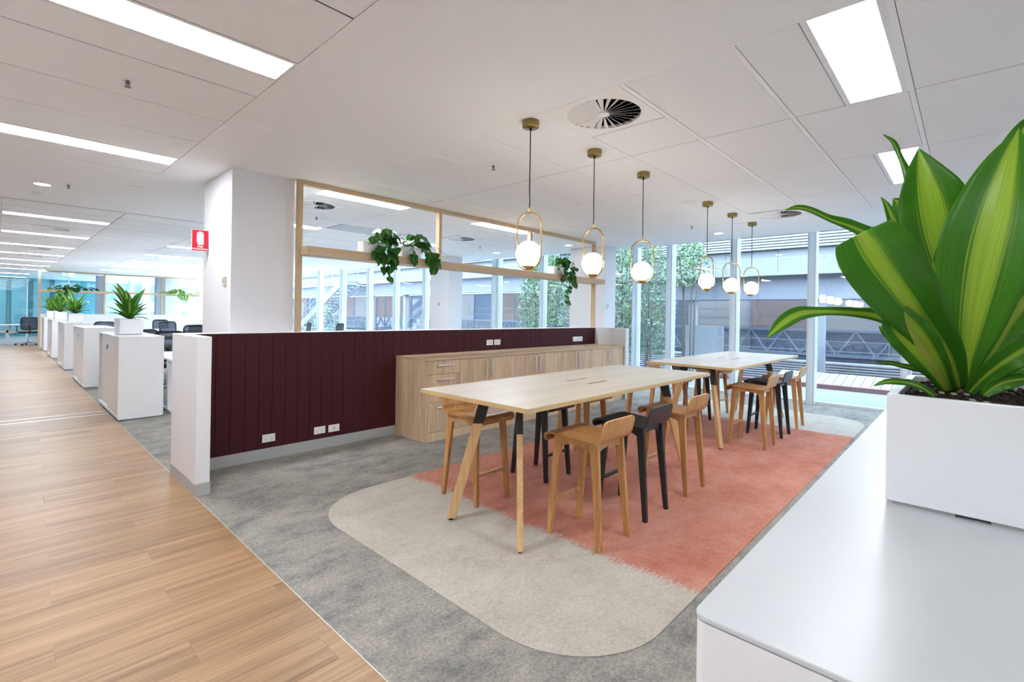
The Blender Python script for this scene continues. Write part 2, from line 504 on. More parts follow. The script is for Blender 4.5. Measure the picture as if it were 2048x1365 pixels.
def catmull(P, n):
    """n samples through tuples of floats"""
    out = []
    m = len(P) - 1
    for i in range(n):
        t = i / (n - 1) * m
        k = min(int(t), m - 1)
        u = t - k
        p0, p1, p2, p3 = P[max(k - 1, 0)], P[k], P[k + 1], P[min(k + 2, m)]
        out.append(tuple(0.5 * (2 * b + (c - a) * u + (2 * a - 5 * b + 4 * c - d) * u * u + (3 * b - a - 3 * c + d) * u ** 3) for a, b, c, d in zip(p0, p1, p2, p3)))
    return out

def leaf_mesh(name, pts, mat, normal_at, nv=22, nu=8, fold=0.25, wave=0.0, phase=0.0, thick=0.0012):
    """a strap leaf along pts (x, y, z, width); normal_at(i, point) gives the way its face looks"""
    P = catmull(pts, nv)
    vs, fs, uvs = [], [], []
    for i, q in enumerate(P):
        p = Vector(q[:3]); w = max(q[3], 0.001) / 2
        t = (Vector(P[min(i + 1, nv - 1)][:3]) - Vector(P[max(i - 1, 0)][:3])).normalized()
        n = normal_at(i / (nv - 1), p)
        side = t.cross(n)
        if side.length < 1e-4: side = t.orthogonal()
        side.normalize()
        nn = side.cross(t).normalized()
        for j in range(nu + 1):
            u = j / nu * 2 - 1
            off = abs(u) ** 1.4 * fold * w
            wv = wave * w * math.sin(i * 0.9 + phase + (1.5 if u > 0 else 0)) * abs(u) ** 2
            vs.append(p + side * (u * w) + nn * (off + wv))
            uvs.append((j / nu, i / (nv - 1)))
    for i in range(nv - 1):
        for j in range(nu):
            a = i * (nu + 1) + j
            fs.append((a, a + 1, a + nu + 2, a + nu + 1))
    me = bpy.data.meshes.new(name)
    me.from_pydata([tuple(v) for v in vs], [], fs)
    me.materials.append(M[mat])
    ul = me.uv_layers.new(name='UVMap')
    for l in me.loops:
        ul.data[l.index].uv = uvs[l.vertex_index]
    me.polygons.foreach_set('use_smooth', [True] * len(me.polygons))
    me.update()
    return me

def thicken(o, t):
    m = o.modifiers.new('thickness', 'SOLIDIFY')
    m.thickness = t
    m.offset = 0

CEIL = 2.70
FACX = 9.27

FG_LEAVES = [
    ([(1.4747, 0.0065, 1.2455, 0.0293), (1.4533, 0.0026, 1.3106, 0.0504), (1.4108, -0.0056, 1.4019, 0.1042), (1.3744, -0.0203, 1.5183, 0.143), (1.3644, -0.0363, 1.613, 0.1381), (1.3812, -0.0542, 1.7186, 0.0745), (1.4077, -0.069, 1.791, 0.0018)], -8, 'big right'),
    ([(1.5143, 0.0178, 1.245, 0.0252), (1.5343, 0.0232, 1.3552, 0.0616), (1.5364, 0.0343, 1.4839, 0.1034), (1.5016, 0.0579, 1.6058, 0.1308), (1.48, 0.0676, 1.6752, 0.1272), (1.4688, 0.0795, 1.7411, 0.0763), (1.4713, 0.0902, 1.8021, 0.0021)], 12, 'middle'),
    ([(1.4572, 0.0117, 1.2491, 0.0242), (1.3767, 0.0307, 1.3269, 0.0556), (1.2676, 0.0666, 1.4001, 0.0877), (1.1756, 0.0976, 1.46, 0.1128), (1.118, 0.1189, 1.5022, 0.1196), (1.0902, 0.135, 1.5369, 0.1144), (1.0806, 0.1452, 1.5588, 0.0903)], 10, 'left broad'),
    ([(1.4161, 0.0288, 1.2465, 0.019), (1.3474, 0.0484, 1.2996, 0.0482), (1.2859, 0.0737, 1.3509, 0.0715), (1.2422, 0.0936, 1.3886, 0.0724), (1.2168, 0.1073, 1.4166, 0.0478), (1.2092, 0.1153, 1.4281, 0.0217)], -5, 'lower left'),
    ([(1.4551, 0.0407, 1.2508, 0.0197), (1.4, 0.0726, 1.3276, 0.0363), (1.3429, 0.1066, 1.3756, 0.0428), (1.2872, 0.1391, 1.4056, 0.0374), (1.2265, 0.1769, 1.4138, 0.023), (1.1718, 0.2217, 1.4149, 0.0218), (1.1303, 0.2525, 1.4095, 0.0316), (1.0957, 0.276, 1.3887, 0.0295), (1.0646, 0.2956, 1.3605, 0.0013)], 40, 'arching'),
    ([(1.5548, 0.0281, 1.2606, 0.0156), (1.5616, 0.0742, 1.4326, 0.0376), (1.5512, 0.1253, 1.5423, 0.0468), (1.5317, 0.1727, 1.6049, 0.0475), (1.5003, 0.2194, 1.6363, 0.0371), (1.4723, 0.2625, 1.6569, 0.0261), (1.4515, 0.2979, 1.6798, 0.0194), (1.4292, 0.3283, 1.6898, 0.0149), (1.4123, 0.3529, 1.684, 0.0017)], 50, 'upper arch'),
    ([(1.5831, 0.0247, 1.2584, 0.0159), (1.6283, 0.0566, 1.4618, 0.0333), (1.6197, 0.0925, 1.6476, 0.0394), (1.6071, 0.1193, 1.7622, 0.0295), (1.5928, 0.1344, 1.8185, 0.0204), (1.5807, 0.1473, 1.8579, 0.0147), (1.563, 0.1661, 1.879, 0.0017)], 55, 'twist tall'),
    ([(1.546, 0.0241, 1.2566, 0.0207), (1.5397, 0.0575, 1.4585, 0.0578), (1.5143, 0.0978, 1.5639, 0.0582), (1.492, 0.1215, 1.6111, 0.0477), (1.4771, 0.1374, 1.6478, 0.0275), (1.4734, 0.1479, 1.6778, 0.0138), (1.4698, 0.1584, 1.6984, 0.0021)], 25, 'tip a'),
    ([(1.5708, 0.0244, 1.2543, 0.021), (1.5957, 0.0514, 1.4551, 0.0596), (1.5767, 0.0849, 1.564, 0.0655), (1.5535, 0.1095, 1.629, 0.0519), (1.5418, 0.1219, 1.6669, 0.0349), (1.5399, 0.1306, 1.6924, 0.0274), (1.5361, 0.1413, 1.7048, 0.0044)], -20, 'tip b'),
    ([(1.5266, 0.018, 1.2488, 0.0204), (1.5254, 0.0327, 1.3704, 0.0462), (1.5264, 0.045, 1.432, 0.0621), (1.5162, 0.0691, 1.5151, 0.0704), (1.5023, 0.0973, 1.5837, 0.0525), (1.4972, 0.116, 1.6324, 0.0106)], 15, 'behind striped'),
    ([(1.5115, -0.0059, 1.258, 0.0248), (1.5915, -0.0376, 1.4336, 0.0872), (1.6531, -0.063, 1.6188, 0.1261), (1.6861, -0.0848, 1.7799, 0.1059), (1.6961, -0.0954, 1.8596, 0.0582), (1.7065, -0.1065, 1.9022, 0.0021)], 10, 'top right'),
    ([(1.4564, -0.0007, 1.2434, 0.0192), (1.4423, -0.0258, 1.2831, 0.0351), (1.4317, -0.0545, 1.3187, 0.0501), (1.436, -0.0858, 1.3478, 0.0536), (1.4286, -0.1179, 1.3695, 0.0391), (1.4224, -0.1513, 1.3797, 0.0017)], 20, 'right low a'),
    ([(1.5148, -0.0094, 1.2631, 0.0199), (1.5445, -0.041, 1.3432, 0.0546), (1.571, -0.0692, 1.4084, 0.0645), (1.6044, -0.1046, 1.4688, 0.0596), (1.6446, -0.1473, 1.5243, 0.002)], -15, 'right mid a'),
    ([(1.5275, -0.0096, 1.2569, 0.02), (1.5474, -0.0307, 1.3175, 0.035), (1.5874, -0.0599, 1.3578, 0.0479), (1.6251, -0.0999, 1.3915, 0.0454), (1.6664, -0.1438, 1.4102, 0.002)], 30, 'right mid b'),
    ([(1.4916, 0.0419, 1.2596, 0.0151), (1.4603, 0.0618, 1.2828, 0.021), (1.4295, 0.0813, 1.2898, 0.0179), (1.3939, 0.1058, 1.2971, 0.0128), (1.3718, 0.1292, 1.3044, 0.0098), (1.3492, 0.1532, 1.3048, 0.0015)], 35, 'low left thin'),
    ([(1.3359, 0.0473, 1.2414, 0.0091), (1.3249, 0.059, 1.2525, 0.0155), (1.2957, 0.0767, 1.2669, 0.018), (1.2623, 0.0989, 1.2743, 0.0152), (1.2409, 0.1216, 1.2738, 0.0116), (1.2244, 0.1391, 1.2663, 0.0013)], 35, 'low left curl'),
    ([(1.4396, -0.0229, 1.241, 0.0122), (1.4425, -0.0393, 1.2613, 0.0278), (1.4484, -0.0589, 1.2754, 0.0303), (1.4602, -0.0848, 1.283, 0.0228), (1.4747, -0.1136, 1.2847, 0.0018)], 10, 'low right'),
    ([(1.5575, -0.0281, 1.2511, 0.0151), (1.5848, -0.0572, 1.2795, 0.0232), (1.6123, -0.0864, 1.2938, 0.0232), (1.6537, -0.1304, 1.3039, 0.002)], 20, 'low right b'),
    ([(1.5387, 0.0318, 1.2771, 0.0207), (1.5118, 0.0871, 1.3737, 0.042), (1.4833, 0.1308, 1.4202, 0.0477), (1.4576, 0.1581, 1.4461, 0.0371), (1.4321, 0.1852, 1.455, 0.0021)], -30, 'small behind'),
    ([(1.4863, 0.0342, 1.2609, 0.02), (1.4359, 0.0745, 1.3257, 0.0447), (1.3897, 0.1102, 1.3649, 0.0394), (1.3579, 0.1306, 1.3696, 0.0195), (1.3444, 0.1451, 1.3864, 0.002)], -10, 'left dark'),
    ([(1.5652, -0.0097, 1.2636, 0.0205), (1.6484, -0.0581, 1.3928, 0.0683), (1.7303, -0.105, 1.512, 0.0914), (1.7931, -0.1451, 1.6238, 0.0655), (1.8359, -0.1774, 1.7032, 0.0022)], 15, 'right back'),
]

# the glazed facade bends gently inward: one point per mullion
MUL = [(9.27, -4.1), (9.27, -3.0), (9.27, -1.78), (9.27, -0.56), (9.27, 0.665), (9.27, 1.88), (9.27, 3.11), (9.27, 4.34), (9.26, 5.09), (9.2, 6.28), (9.1, 7.5), (8.92, 8.9),
       (8.75, 10.25), (8.6, 11.5), (8.42, 12.75), (8.25, 14.0), (7.97, 15.2), (7.78, 16.46), (7.5, 17.65), (7.25, 18.85), (6.98, 20.05), (6.72, 21.25), (6.46, 22.5), (6.2, 23.75), (5.94, 25.0), (5.6, 26.3), (5.26, 27.6), (4.92, 28.9), (4.6, 30.2), (3.9, 33.0)]
def along(x_lo, x_hi_off, z0, z1, x_lo_off=None, ymin=-4.0, x_cap=99.0):
    """a slab bounded on its far side by the facade (shifted by x_hi_off); x_lo_off shifts the near side with it too"""
    ys = [max(m[1], -4.0) for m in MUL]
    L_, R_ = [], []
    for (fx, fy), y in zip(MUL, ys):
        if y < ymin - 2.0: continue
        hi = min(fx + x_hi_off, x_cap)
        lo = fx + x_lo_off if x_lo_off is not None else x_lo
        lo = min(lo, hi - 0.002)
        L_.append((lo, max(y, ymin))); R_.append((hi, max(y, ymin)))
    mb = MB()
    for i in range(len(L_) - 1):
        if L_[i + 1][1] - L_[i][1] < 1e-4: continue
        a, b, c, d = L_[i], R_[i], R_[i + 1], L_[i + 1]
        mb.hexa([(*a, z0), (*b, z0), (*c, z0), (*d, z0)], [(*a, z1), (*b, z1), (*c, z1), (*d, z1)])
    return mb
# ------------------------------------------------------------------ the setting: floor
floor = tag(along(1.03, 0.07, -0.12, 0.0).build('floor', 'carpet_grey'), 'grey flecked loop pile carpet of the office', None, None, 'structure')
MB().box(-3, -4, -0.12, 1.03, 33, -0.006).build('subfloor', 'slab_dark', floor)
PL_W = 0.182
plank_me = {}
def plank_mesh(l):
    k = round(l, 3)
    if k not in plank_me:
        mb = MB()
        g, b = 0.0001, 0.0004
        mb.add([(g, g, -0.006), (l - g, g, -0.006), (l - g, PL_W - g, -0.006), (g, PL_W - g, -0.006),
                (g, g, -b), (l - g, g, -b), (l - g, PL_W - g, -b), (g, PL_W - g, -b),
                (g + b, g + b, 0), (l - g - b, g + b, 0), (l - g - b, PL_W - g - b, 0), (g + b, PL_W - g - b, 0)],
               [(0, 1, 5, 4), (1, 2, 6, 5), (2, 3, 7, 6), (3, 0, 4, 7), (4, 5, 9, 8), (5, 6, 10, 9), (6, 7, 11, 10), (7, 4, 8, 11), (8, 9, 10, 11)])
        plank_me[k] = mb.mesh('plank', 'oak_floor')
    return plank_me[k]
rp = random.Random(3)
far_pl = MB()
nrow = int((24.6 + 0.9) / PL_W)
n_pl = 0
for r in range(nrow):
    y = -0.9 + r * PL_W
    joint = -0.35 + ((r * 0.413) % 1.22)
    cuts = [c for c in (joint - 2.44, joint - 1.22, joint, joint + 1.22) if -1.55 < c < 1.01]
    cuts = [-1.55] + cuts + [1.03]
    for a, b in zip(cuts, cuts[1:]):
        if n_pl < 296 and y > 1.2 and b > 0.02:
            link('plank', plank_mesh(round(b - a, 3)), floor, (a, y, 0)); n_pl += 1
        else:
            far_pl.box(a + 0.0006, y + 0.0006, -0.006, b - 0.0006, y + PL_W - 0.0006, 0)
far_pl.box(-3, -4, -0.006, -1.55, 24.6, 0)
o = far_pl.build('plank_field', 'oak_floor', floor); o['kind'] = 'stuff'
box('far_carpet', 'carpet_far', (-3, 24.6, -0.006), (1.03, 33, 0), floor)
for i, (a, b) in enumerate([((1.0275, -4, 0), (1.0325, 24.6, 0.002)), ((-1.5, 8.228, 0), (1.03, 8.262, 0.002)), ((-1.5, 8.466, 0), (1.03, 8.50, 0.002))]):
    tag(box('trim_%d' % (i + 1), 'trim_metal' if i == 0 else 'floor_strip', a, b), None, None, None, 'structure')

# ------------------------------------------------------------------ the setting: ceiling
ceiling = tag(along(-3, -0.94, CEIL + 0.022, CEIL + 0.2).build('ceiling', 'slab_dark'), 'suspended ceiling of pale tiles and plaster', None, None, 'structure')
def plaster(a, b):
    return box('plaster_panel', 'ceiling_plaster', (a[0], a[1], CEIL), (b[0], b[1], CEIL + 0.03), ceiling)
GX = [2.395, 3.525, 4.695, 5.865, 7.0]
plaster((1.085, -4), (2.385, 8.45))
plaster((-3, 5.748), (1.085, 8.45))
along(7.0, -0.94, CEIL, CEIL + 0.03).build('plaster_panel', 'ceiling_plaster', ceiling)
along(4.86, -0.94, CEIL, CEIL + 0.0295, None, 8.45, 7.0).build('plaster_panel', 'ceiling_plaster', ceiling)
plaster((-3, 8.45), (0.031, 33))
plaster((0.025, 25.1), (4.86, 33))
plaster((-3, -4), (-0.09, 5.748))
plaster((-0.09, -4), (1.085, 0.83))
plaster((2.385, -4), (7.0, -0.938))
# raised strip along the windows
along(0, -0.91, CEIL, 3.1, -0.94).build('recess_upstand', 'ceiling_plaster', ceiling)
along(0, 0.12, 3.1, 3.16, -0.94).build('recess_top', 'ceiling_plaster', ceiling)
tile_me = {}
def tile(x0, x1, y0, y1, gx=0.004, gy=0.003, drop=0.0):
    w, d = round(x1 - x0, 3), round(y1 - y0, 3)
    k = (w, d, gx, gy)
    if k not in tile_me:
        mb = MB()
        a, b, c, e, s = gx, w - gx, gy, d - gy, 0.003
        mb.add([(a, c, 0.02), (b, c, 0.02), (b, e, 0.02), (a, e, 0.02), (a, c, s), (b, c, s), (b, e, s), (a, e, s),
                (a + s, c + s, 0), (b - s, c + s, 0), (b - s, e - s, 0), (a + s, e - s, 0)],
               [(0, 4, 5, 1), (1, 5, 6, 2), (2, 6, 7, 3), (3, 7, 4, 0), (4, 8, 9, 5), (5, 9, 10, 6), (6, 10, 11, 7), (7, 11, 8, 4), (8, 11, 10, 9)])
        tile_me[k] = mb.mesh('ceiling_tile', 'ceiling_board')
        tile_me[k].materials.append(M['tile_gap_shade'])          # sides coloured dark to paint shade into the gaps
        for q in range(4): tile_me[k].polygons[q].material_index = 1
    return link('ceiling_tile', tile_me[k], ceiling, (x0, y0, CEIL - drop))
def tbar(x0, x1, y, w=0.026):
    return box('grid_bar', 'grid_white', (x0, y - w / 2, CEIL - 0.0015), (x1, y + w / 2, CEIL + 0.02), ceiling)
# the tiled bay over the tables and on to the far side of the low wall
GY = [0.25 + 0.594 * k for k in range(-2, 14)]
GY[-1] = 8.45
for i in range(4):
    x0, x1 = GX[i], GX[i + 1]
    for j in range(len(GY) - 1):
        y0, y1 = GY[j], GY[j + 1]
        k = j - 2
        light = (i in (0, 2)) and k in (0, 8) or (i in (0, 2)) and k == 12
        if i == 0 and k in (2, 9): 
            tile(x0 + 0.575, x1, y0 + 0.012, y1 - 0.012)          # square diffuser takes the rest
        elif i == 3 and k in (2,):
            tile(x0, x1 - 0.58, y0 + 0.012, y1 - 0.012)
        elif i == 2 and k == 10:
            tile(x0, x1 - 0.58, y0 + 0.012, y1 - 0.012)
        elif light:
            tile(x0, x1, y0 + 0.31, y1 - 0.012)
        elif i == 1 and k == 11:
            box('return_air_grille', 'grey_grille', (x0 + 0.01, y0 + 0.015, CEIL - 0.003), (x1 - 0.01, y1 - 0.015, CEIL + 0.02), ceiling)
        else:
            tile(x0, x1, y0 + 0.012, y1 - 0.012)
    for y in GY[1:-1]:
        tbar(x0 + 0.003, x1 - 0.003, y)
box('edge_angle', 'grid_white', (2.383, -0.938, CEIL - 0.001), (2.397, 8.45, CEIL + 0.02), ceiling)
# the tiled bay over the timber walkway
LY = [0.83, 1.42, 2.009, 2.588, 2.88, 3.185, 3.785, 4.40, 5.004, 5.31, 5.745]
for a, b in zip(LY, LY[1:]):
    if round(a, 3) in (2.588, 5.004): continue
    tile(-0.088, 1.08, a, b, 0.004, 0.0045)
box('edge_angle', 'grid_white', (1.078, 0.83, CEIL - 0.001), (1.087, 5.748, CEIL + 0.02), ceiling)
# the tiled bay beyond the plaster band
FXS = [0.03, 1.21, 2.43, 3.65, 4.86]
FYS = [8.45 + 0.6 * k for k in range(29)]
FL = {(0, 2), (0, 6), (0, 10), (0, 14), (0, 18), (0, 22), (0, 26), (2, 6), (2, 10), (2, 14), (2, 18), (2, 22), (3, 14), (3, 18)}
far_lights = []
far_tiles = MB()
for i in range(4):
    for j in range(len(FYS) - 1):
        x0, x1, y0, y1 = FXS[i], FXS[i + 1], FYS[j], FYS[j + 1]
        if (i, j) in FL:
            far_lights.append((i, j, x0, x1, y0))
            y0 = y0 + 0.3
        if y1 - y0 < 0.05: continue
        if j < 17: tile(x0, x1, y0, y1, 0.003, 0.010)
        else: far_tiles.box(x0 + .006, y0 + .006, CEIL, x1 - .006, y1 - .006, CEIL + .02)
o = far_tiles.build('ceiling_tile_field', 'ceiling_board', ceiling); o['kind'] = 'stuff'
tag(box('trim_4', 'shadow_trim', (-3, 8.395, CEIL - 0.006), (2.385, 8.45, CEIL)), None, None, None, 'structure')

# ------------------------------------------------------------------ the setting: enclosing walls out of view; wall_left set close in to bounce light
for n, a, b in [('wall_left', (-1.62, -4, 0), (-1.55, 24.5, CEIL)), ('wall_side', (-3.1, 24.5, 0), (-3, 33, CEIL)), ('wall_return', (-3, 24.5, 0), (-1.55, 24.6, CEIL)), ('wall_back', (-3, -4.1, 0), (9.4, -4, CEIL)), ('wall_far', (-3, 33, 0), (3.9, 33.1, 3.1))]:
    tag(box(n, 'wall_paint', a, b), None, None, None, 'structure')

# ------------------------------------------------------------------ the setting: columns and low walls
def column(name, a, b, mat='wall_paint'):
    return tag(box(name, mat, (a[0], a[1], 0), (b[0], b[1], CEIL), bevel=0.004), None, None, None, 'structure')
column('wall_column', (1.468, 4.925, 0), (2.035, 5.785, 0))
column('wall_column', (7.73, 4.93, 0), (8.12, 5.72, 0))
column('wall_column', (7.0, 8.56, 0), (7.4, 9.23, 0))
column('wall_column', (4.55, 24.6, 0), (4.85, 24.9, 0), 'column_grey')
column('wall_column', (4.88, 24.7, 0), (5.5, 25.2, 0))
column('wall_column', (2.82, 26.2, 0), (3.05, 26.4, 0), 'column_grey')

WT = 1.19
lw = tag(MB().box(1.125, 4.80, 0, 7.23, 4.925, WT - 0.006).build('wall_low', 'wall_paint'), 'low partition wall clad in burgundy vertical boards', None, None, 'structure')
box('cap', 'white_metal', (1.125, 4.785, WT - 0.006), (7.23, 4.93, WT), lw)
BW = 0.1193
bd = {}
edges = [1.125, 1.2017]
while edges[-1] < 7.23 - 0.02:
    edges.append(min(edges[-1] + BW, 7.23))
for a, b in zip(edges, edges[1:]):
    w = round(b - a, 4)
    if w not in bd:
        c = 0.0035
        bd[w] = MB().add([(0.0004, 0.016, 0), (w - 0.0004, 0.016, 0), (w - 0.0004, c, 0), (w - c, 0, 0), (c, 0, 0), (0.0004, c, 0),
                          (0.0004, 0.016, 1.081), (w - 0.0004, 0.016, 1.081), (w - 0.0004, c, 1.081), (w - c, 0, 1.081), (c, 0, 1.081), (0.0004, c, 1.081)],
                         [(0, 1, 7, 6), (1, 2, 8, 7), (2, 3, 9, 8), (3, 4, 10, 9), (4, 5, 11, 10), (5, 0, 6, 11), (6, 7, 8, 9, 10, 11), (5, 4, 3, 2, 1, 0)]).mesh('board', 'burgundy')
    link('board', bd[w], lw, (a, 4.786, 0.103))
box('skirting_board', 'skirting', (1.125, 4.778, 0), (3.15, 4.80, 0.103), lw)

def end_post(n, x0, x1):
    p = tag(box(n, 'wall_paint', (x0, 4.176, 0.09), (x1, 4.925, WT), bevel=0.003), None, None, None, 'structure')
    box('skirting_board', 'skirting', (x0 - 0.003, 4.172, 0), (x1 + 0.003, 4.928, 0.09), p)
    return p
end_post('wall_end', 1.03, 1.125)
end_post('wall_end', 7.23, 7.33)

# ------------------------------------------------------------------ the setting: glazed facade
HEAD = 3.12
for i in range(len(MUL) - 1):
    a, b = Vector((*MUL[i], 0)), Vector((*MUL[i + 1], 0))
    d = (b - a); ln = d.length; ang = math.atan2(d.y, d.x)
    w = empty('window_%d' % (i + 1), a, ang, kind='structure')
    MB().box(0.03, -0.008, 0.05, ln - 0.03, 0.008, HEAD - 0.05).build('pane', 'facade_glass', w)
    mb = MB()
    wd = 0.06 if 0 < i < 8 else 0.055
    if MUL[i] == (8.92, 8.9): wd = 0.11
    mb.box(-wd, -0.05, 0, wd, 0.14, HEAD)
    mb.build('mullion', 'mullion_grey', w, bevel=0.004)
    MB().box(-wd * 0.5, 0.14, 0, wd * 0.5, 0.17, HEAD).build('mullion_cover', 'mullion_white', w)
    MB().box(wd, -0.03, 0, ln - wd, 0.05, 0.05).build('sill_rail', 'mullion_white', w)
    MB().box(wd, -0.03, HEAD - 0.05, ln - wd, 0.05, HEAD).build('head_rail', 'mullion_white', w)

# ------------------------------------------------------------------ the setting: far end of the floor
fw = tag(MB().box(1.0905, 24.2, 0, 5.95, 24.3, 1.13).build('wall_far_low', 'wall_paint'), 'low white partition at the far end of the office', None, None, 'structure')
g = tag(empty('window_40', (-3, 29.0, 0)), kind='structure')
for k in range(6):
    MB().box(k * 1.3 + 0.02, -0.01, 0.05, k * 1.3 + 1.28, 0.01, CEIL).build('pane', 'teal_glass', g)
    MB().box(k * 1.3 - 0.02, -0.03, 0, k * 1.3 + 0.02, 0.03, CEIL).build('mullion', 'mullion_grey', g)
tag(MB().box(-3, 32.2, 0, 3.6, 32.3, CEIL).build('wall_meeting', 'teal_wall'), None, None, None, 'structure')
for k in range(7):
    tag(MB().box(0, 0, 0, 0.55, 0.03, 2.5).build('roller_blind', 'teal_blind', loc=(-2.4 + k * 0.72, 32.1, 0.2)),
        'pale teal blind in the far meeting room, number %s from its outer wall' % ['one', 'two', 'three', 'four', 'five', 'six', 'seven'][k], 'blind', 'blinds in the far meeting room')

# ------------------------------------------------------------------ recessed ceiling lights
def light_panel(x0, x1, y0, y1, label, group, fr=0.028, name='ceiling_light', end=0.014):
    t = empty(name, ((x0 + x1) / 2, (y0 + y1) / 2, CEIL), 0, label, 'ceiling light', group)
    hx, hy = (x1 - x0) / 2, (y1 - y0) / 2
    fr_b = MB()
    fr_b.box(-hx, -hy, 0, hx, -hy + fr, 0.02).box(-hx, hy - fr, 0, hx, hy, 0.02)
    fr_b.box(-hx, -hy + fr, 0, -hx + end, hy - fr, 0.02).box(hx - end, -hy + fr, 0, hx, hy - fr, 0.02)
    fr_b.build('frame', 'white_metal', t)
    MB().box(-hx + end, -hy + fr, 0.004, hx - end, hy - fr, 0.018).build('diffuser', 'led_panel', t)
    return t
G1 = 'recessed linear lights over the table area'
light_panel(2.397, 3.521, 0.2635, 0.5595, 'bright rectangular ceiling light just above the big foreground plant', G1)
light_panel(4.697, 5.863, 0.2635, 0.5595, 'rectangular ceiling light half hidden behind the foreground plant leaves', G1)
light_panel(2.397, 3.521, 5.0155, 5.3115, 'long ceiling light seen through the timber frame, first behind its top rail', G1)
light_panel(4.697, 5.863, 5.0155, 5.3115, 'ceiling light behind the timber frame near the middle post and first pendant', G1)
light_panel(2.397, 3.521, 7.3915, 7.6875, 'short piece of ceiling light beside the column edge inside the timber frame', G1)
light_panel(4.697, 5.863, 7.3915, 7.6875, 'thin ceiling light behind the trailing plant on the timber shelf', G1)
light_panel(-0.085, 1.076, 2.592, 2.877, 'widest bright ceiling light over the timber walkway, at the picture top', 'lights over the timber walkway', 0.022)
light_panel(-0.085, 1.076, 5.008, 5.306, 'second ceiling light over the timber walkway, before the plaster band', 'lights over the timber walkway', 0.022)
nth = ['first', 'second', 'third', 'fourth', 'fifth', 'sixth', 'seventh', 'eighth']
cnt = {}
for i, j, x0, x1, y0 in far_lights:
    c = cnt.setdefault(i, 0); cnt[i] += 1
    row = {0: 'row over the timber walkway', 2: 'row above the middle desks', 3: 'row nearest the fire sign column'}[i]
    light_panel(x0 + 0.005, x1 - 0.005, y0 + 0.005, y0 + 0.295, 'slim ceiling light beyond the plaster band, %s in the %s' % (nth[c], row), 'lights over the far office', 0.03)
# panels added to brighten the far end and, out of view, the near bays
for yy, ll in ((27.2, 'added light panel before the teal glass, brightening the far end'), (30.6, 'added light panel brightening the teal meeting room')):
    o = light_panel(-0.6, 0.9, yy, yy + 0.3, ll, 'lights over the far office')
    o.location.z = CEIL - 0.021
light_panel(2.397, 3.521, -2.1, -1.82, 'added, unseen ceiling light of the table bay behind the viewer', G1)
light_panel(4.697, 5.863, -2.1, -1.82, 'added, unseen ceiling light of the table bay behind the counter, nearer the windows', G1)
light_panel(-1.4, -0.25, 2.592, 2.877, 'added, unseen ceiling light brightening the walkway from outside the view', 'lights over the timber walkway')
light_panel(-1.4, -0.25, -0.3, -0.02, 'added, unseen ceiling light brightening the walkway behind the viewer', 'lights over the timber walkway')
for o in [x for x in C.objects if x.name.startswith('ceiling_light') and x.location.y < 0.2 or (x.name.startswith('ceiling_light') and x.location.x < -0.2)]:
    o.location.z = CEIL - 0.021

def downlight(x, y, label):
    t = empty('downlight', (x, y, CEIL), 0, label, 'downlight', 'round downlights in the plaster ceiling')
    MB().lathe([(0.088, -0.004), (0.088, 0), (0.066, 0), (0.066, -0.004), (0.088, -0.004)], 28, cap=False).build('rim', 'white_metal', t, True)
    MB().lathe([(0.0, -0.003), (0.066, -0.003), (0.066, -0.001), (0.0, -0.001)], 28).build('lens', 'downlight_glow', t)
downlight(7.634, 2.831, 'glowing round downlight above the fourth pendant, near the windows')
downlight(7.3, 7.35, 'round downlight seen through the timber frame beside the first pendant')
downlight(7.3, 5.45, 'round downlight between the timber frame end and the column')
downlight(6.32, 13.2, 'small downlight under the timber shelf, above the stair windows')
downlight(0.322, 7.19, 'round downlight in the plaster band above the walkway')
downlight(7.634, -0.6, 'round downlight by the windows hidden behind the big plant')

# ------------------------------------------------------------------ swirl air diffusers
def diffuser(x, y, s, label, blades=26):
    t = empty('air_diffuser', (x, y, CEIL), 0, label, 'air diffuser', 'square swirl diffusers')
    R0 = s * 0.415
    n = 48
    pl = MB()
    sq = []
    for k in range(n):
        a = 2 * math.pi * k / n
        ca, sa = math.cos(a), math.sin(a)
        q = s / 2 / max(abs(ca), abs(sa))
        sq.append((ca * q, sa * q))
    vs = [(R0 * math.cos(2 * math.pi * k / n), R0 * math.sin(2 * math.pi * k / n), -0.002) for k in range(n)] + [(u, v, -0.002) for u, v in sq]
    vs += [(R0 * math.cos(2 * math.pi * k / n), R0 * math.sin(2 * math.pi * k / n), 0.02) for k in range(n)]
    fs = [(k, (k + 1) % n, n + (k + 1) % n, n + k) for k in range(n)] + [(k, 2 * n + k, 2 * n + (k + 1) % n, (k + 1) % n) for k in range(n)]
    pl.add(vs, fs).build('face_plate', 'vent_white', t)
    MB().lathe([(R0 * 1.0, 0.019), (0.001, 0.019)], 40).build('duct', 'duct_dark', t)
    hub = R0 * 0.16
    MB().lathe([(0.001, -0.003), (hub, -0.003), (hub, 0.006), (0.001, 0.006)], 24).build('hub', 'vent_white', t)
    me = None
    for k in range(blades):
        if me is None:
            # a thin vane pitched about its own radius
            tilt = math.radians(44)
            w0, w1 = hub * 0.26, R0 * 0.205
            def e(r, w, sgn, dz): return (r, sgn * w * 0.5 * math.cos(tilt), 0.004 + sgn * w * 0.5 * math.sin(tilt) * 0.62 + dz)
            vs = [e(hub * 0.95, w0, -1, -0.0006), e(R0 * 0.995, w1, -1, -0.0006), e(R0 * 0.995, w1, 1, -0.0006), e(hub * 0.95, w0, 1, -0.0006),
                  e(hub * 0.95, w0, -1, 0.0006), e(R0 * 0.995, w1, -1, 0.0006), e(R0 * 0.995, w1, 1, 0.0006), e(hub * 0.95, w0, 1, 0.0006)]
            me = MB().hexa(vs[:4], vs[4:]).mesh('vane', 'vent_white')
        link('vane', me, t, (0, 0, 0), (0, 0, 2 * math.pi * k / blades))
    return t
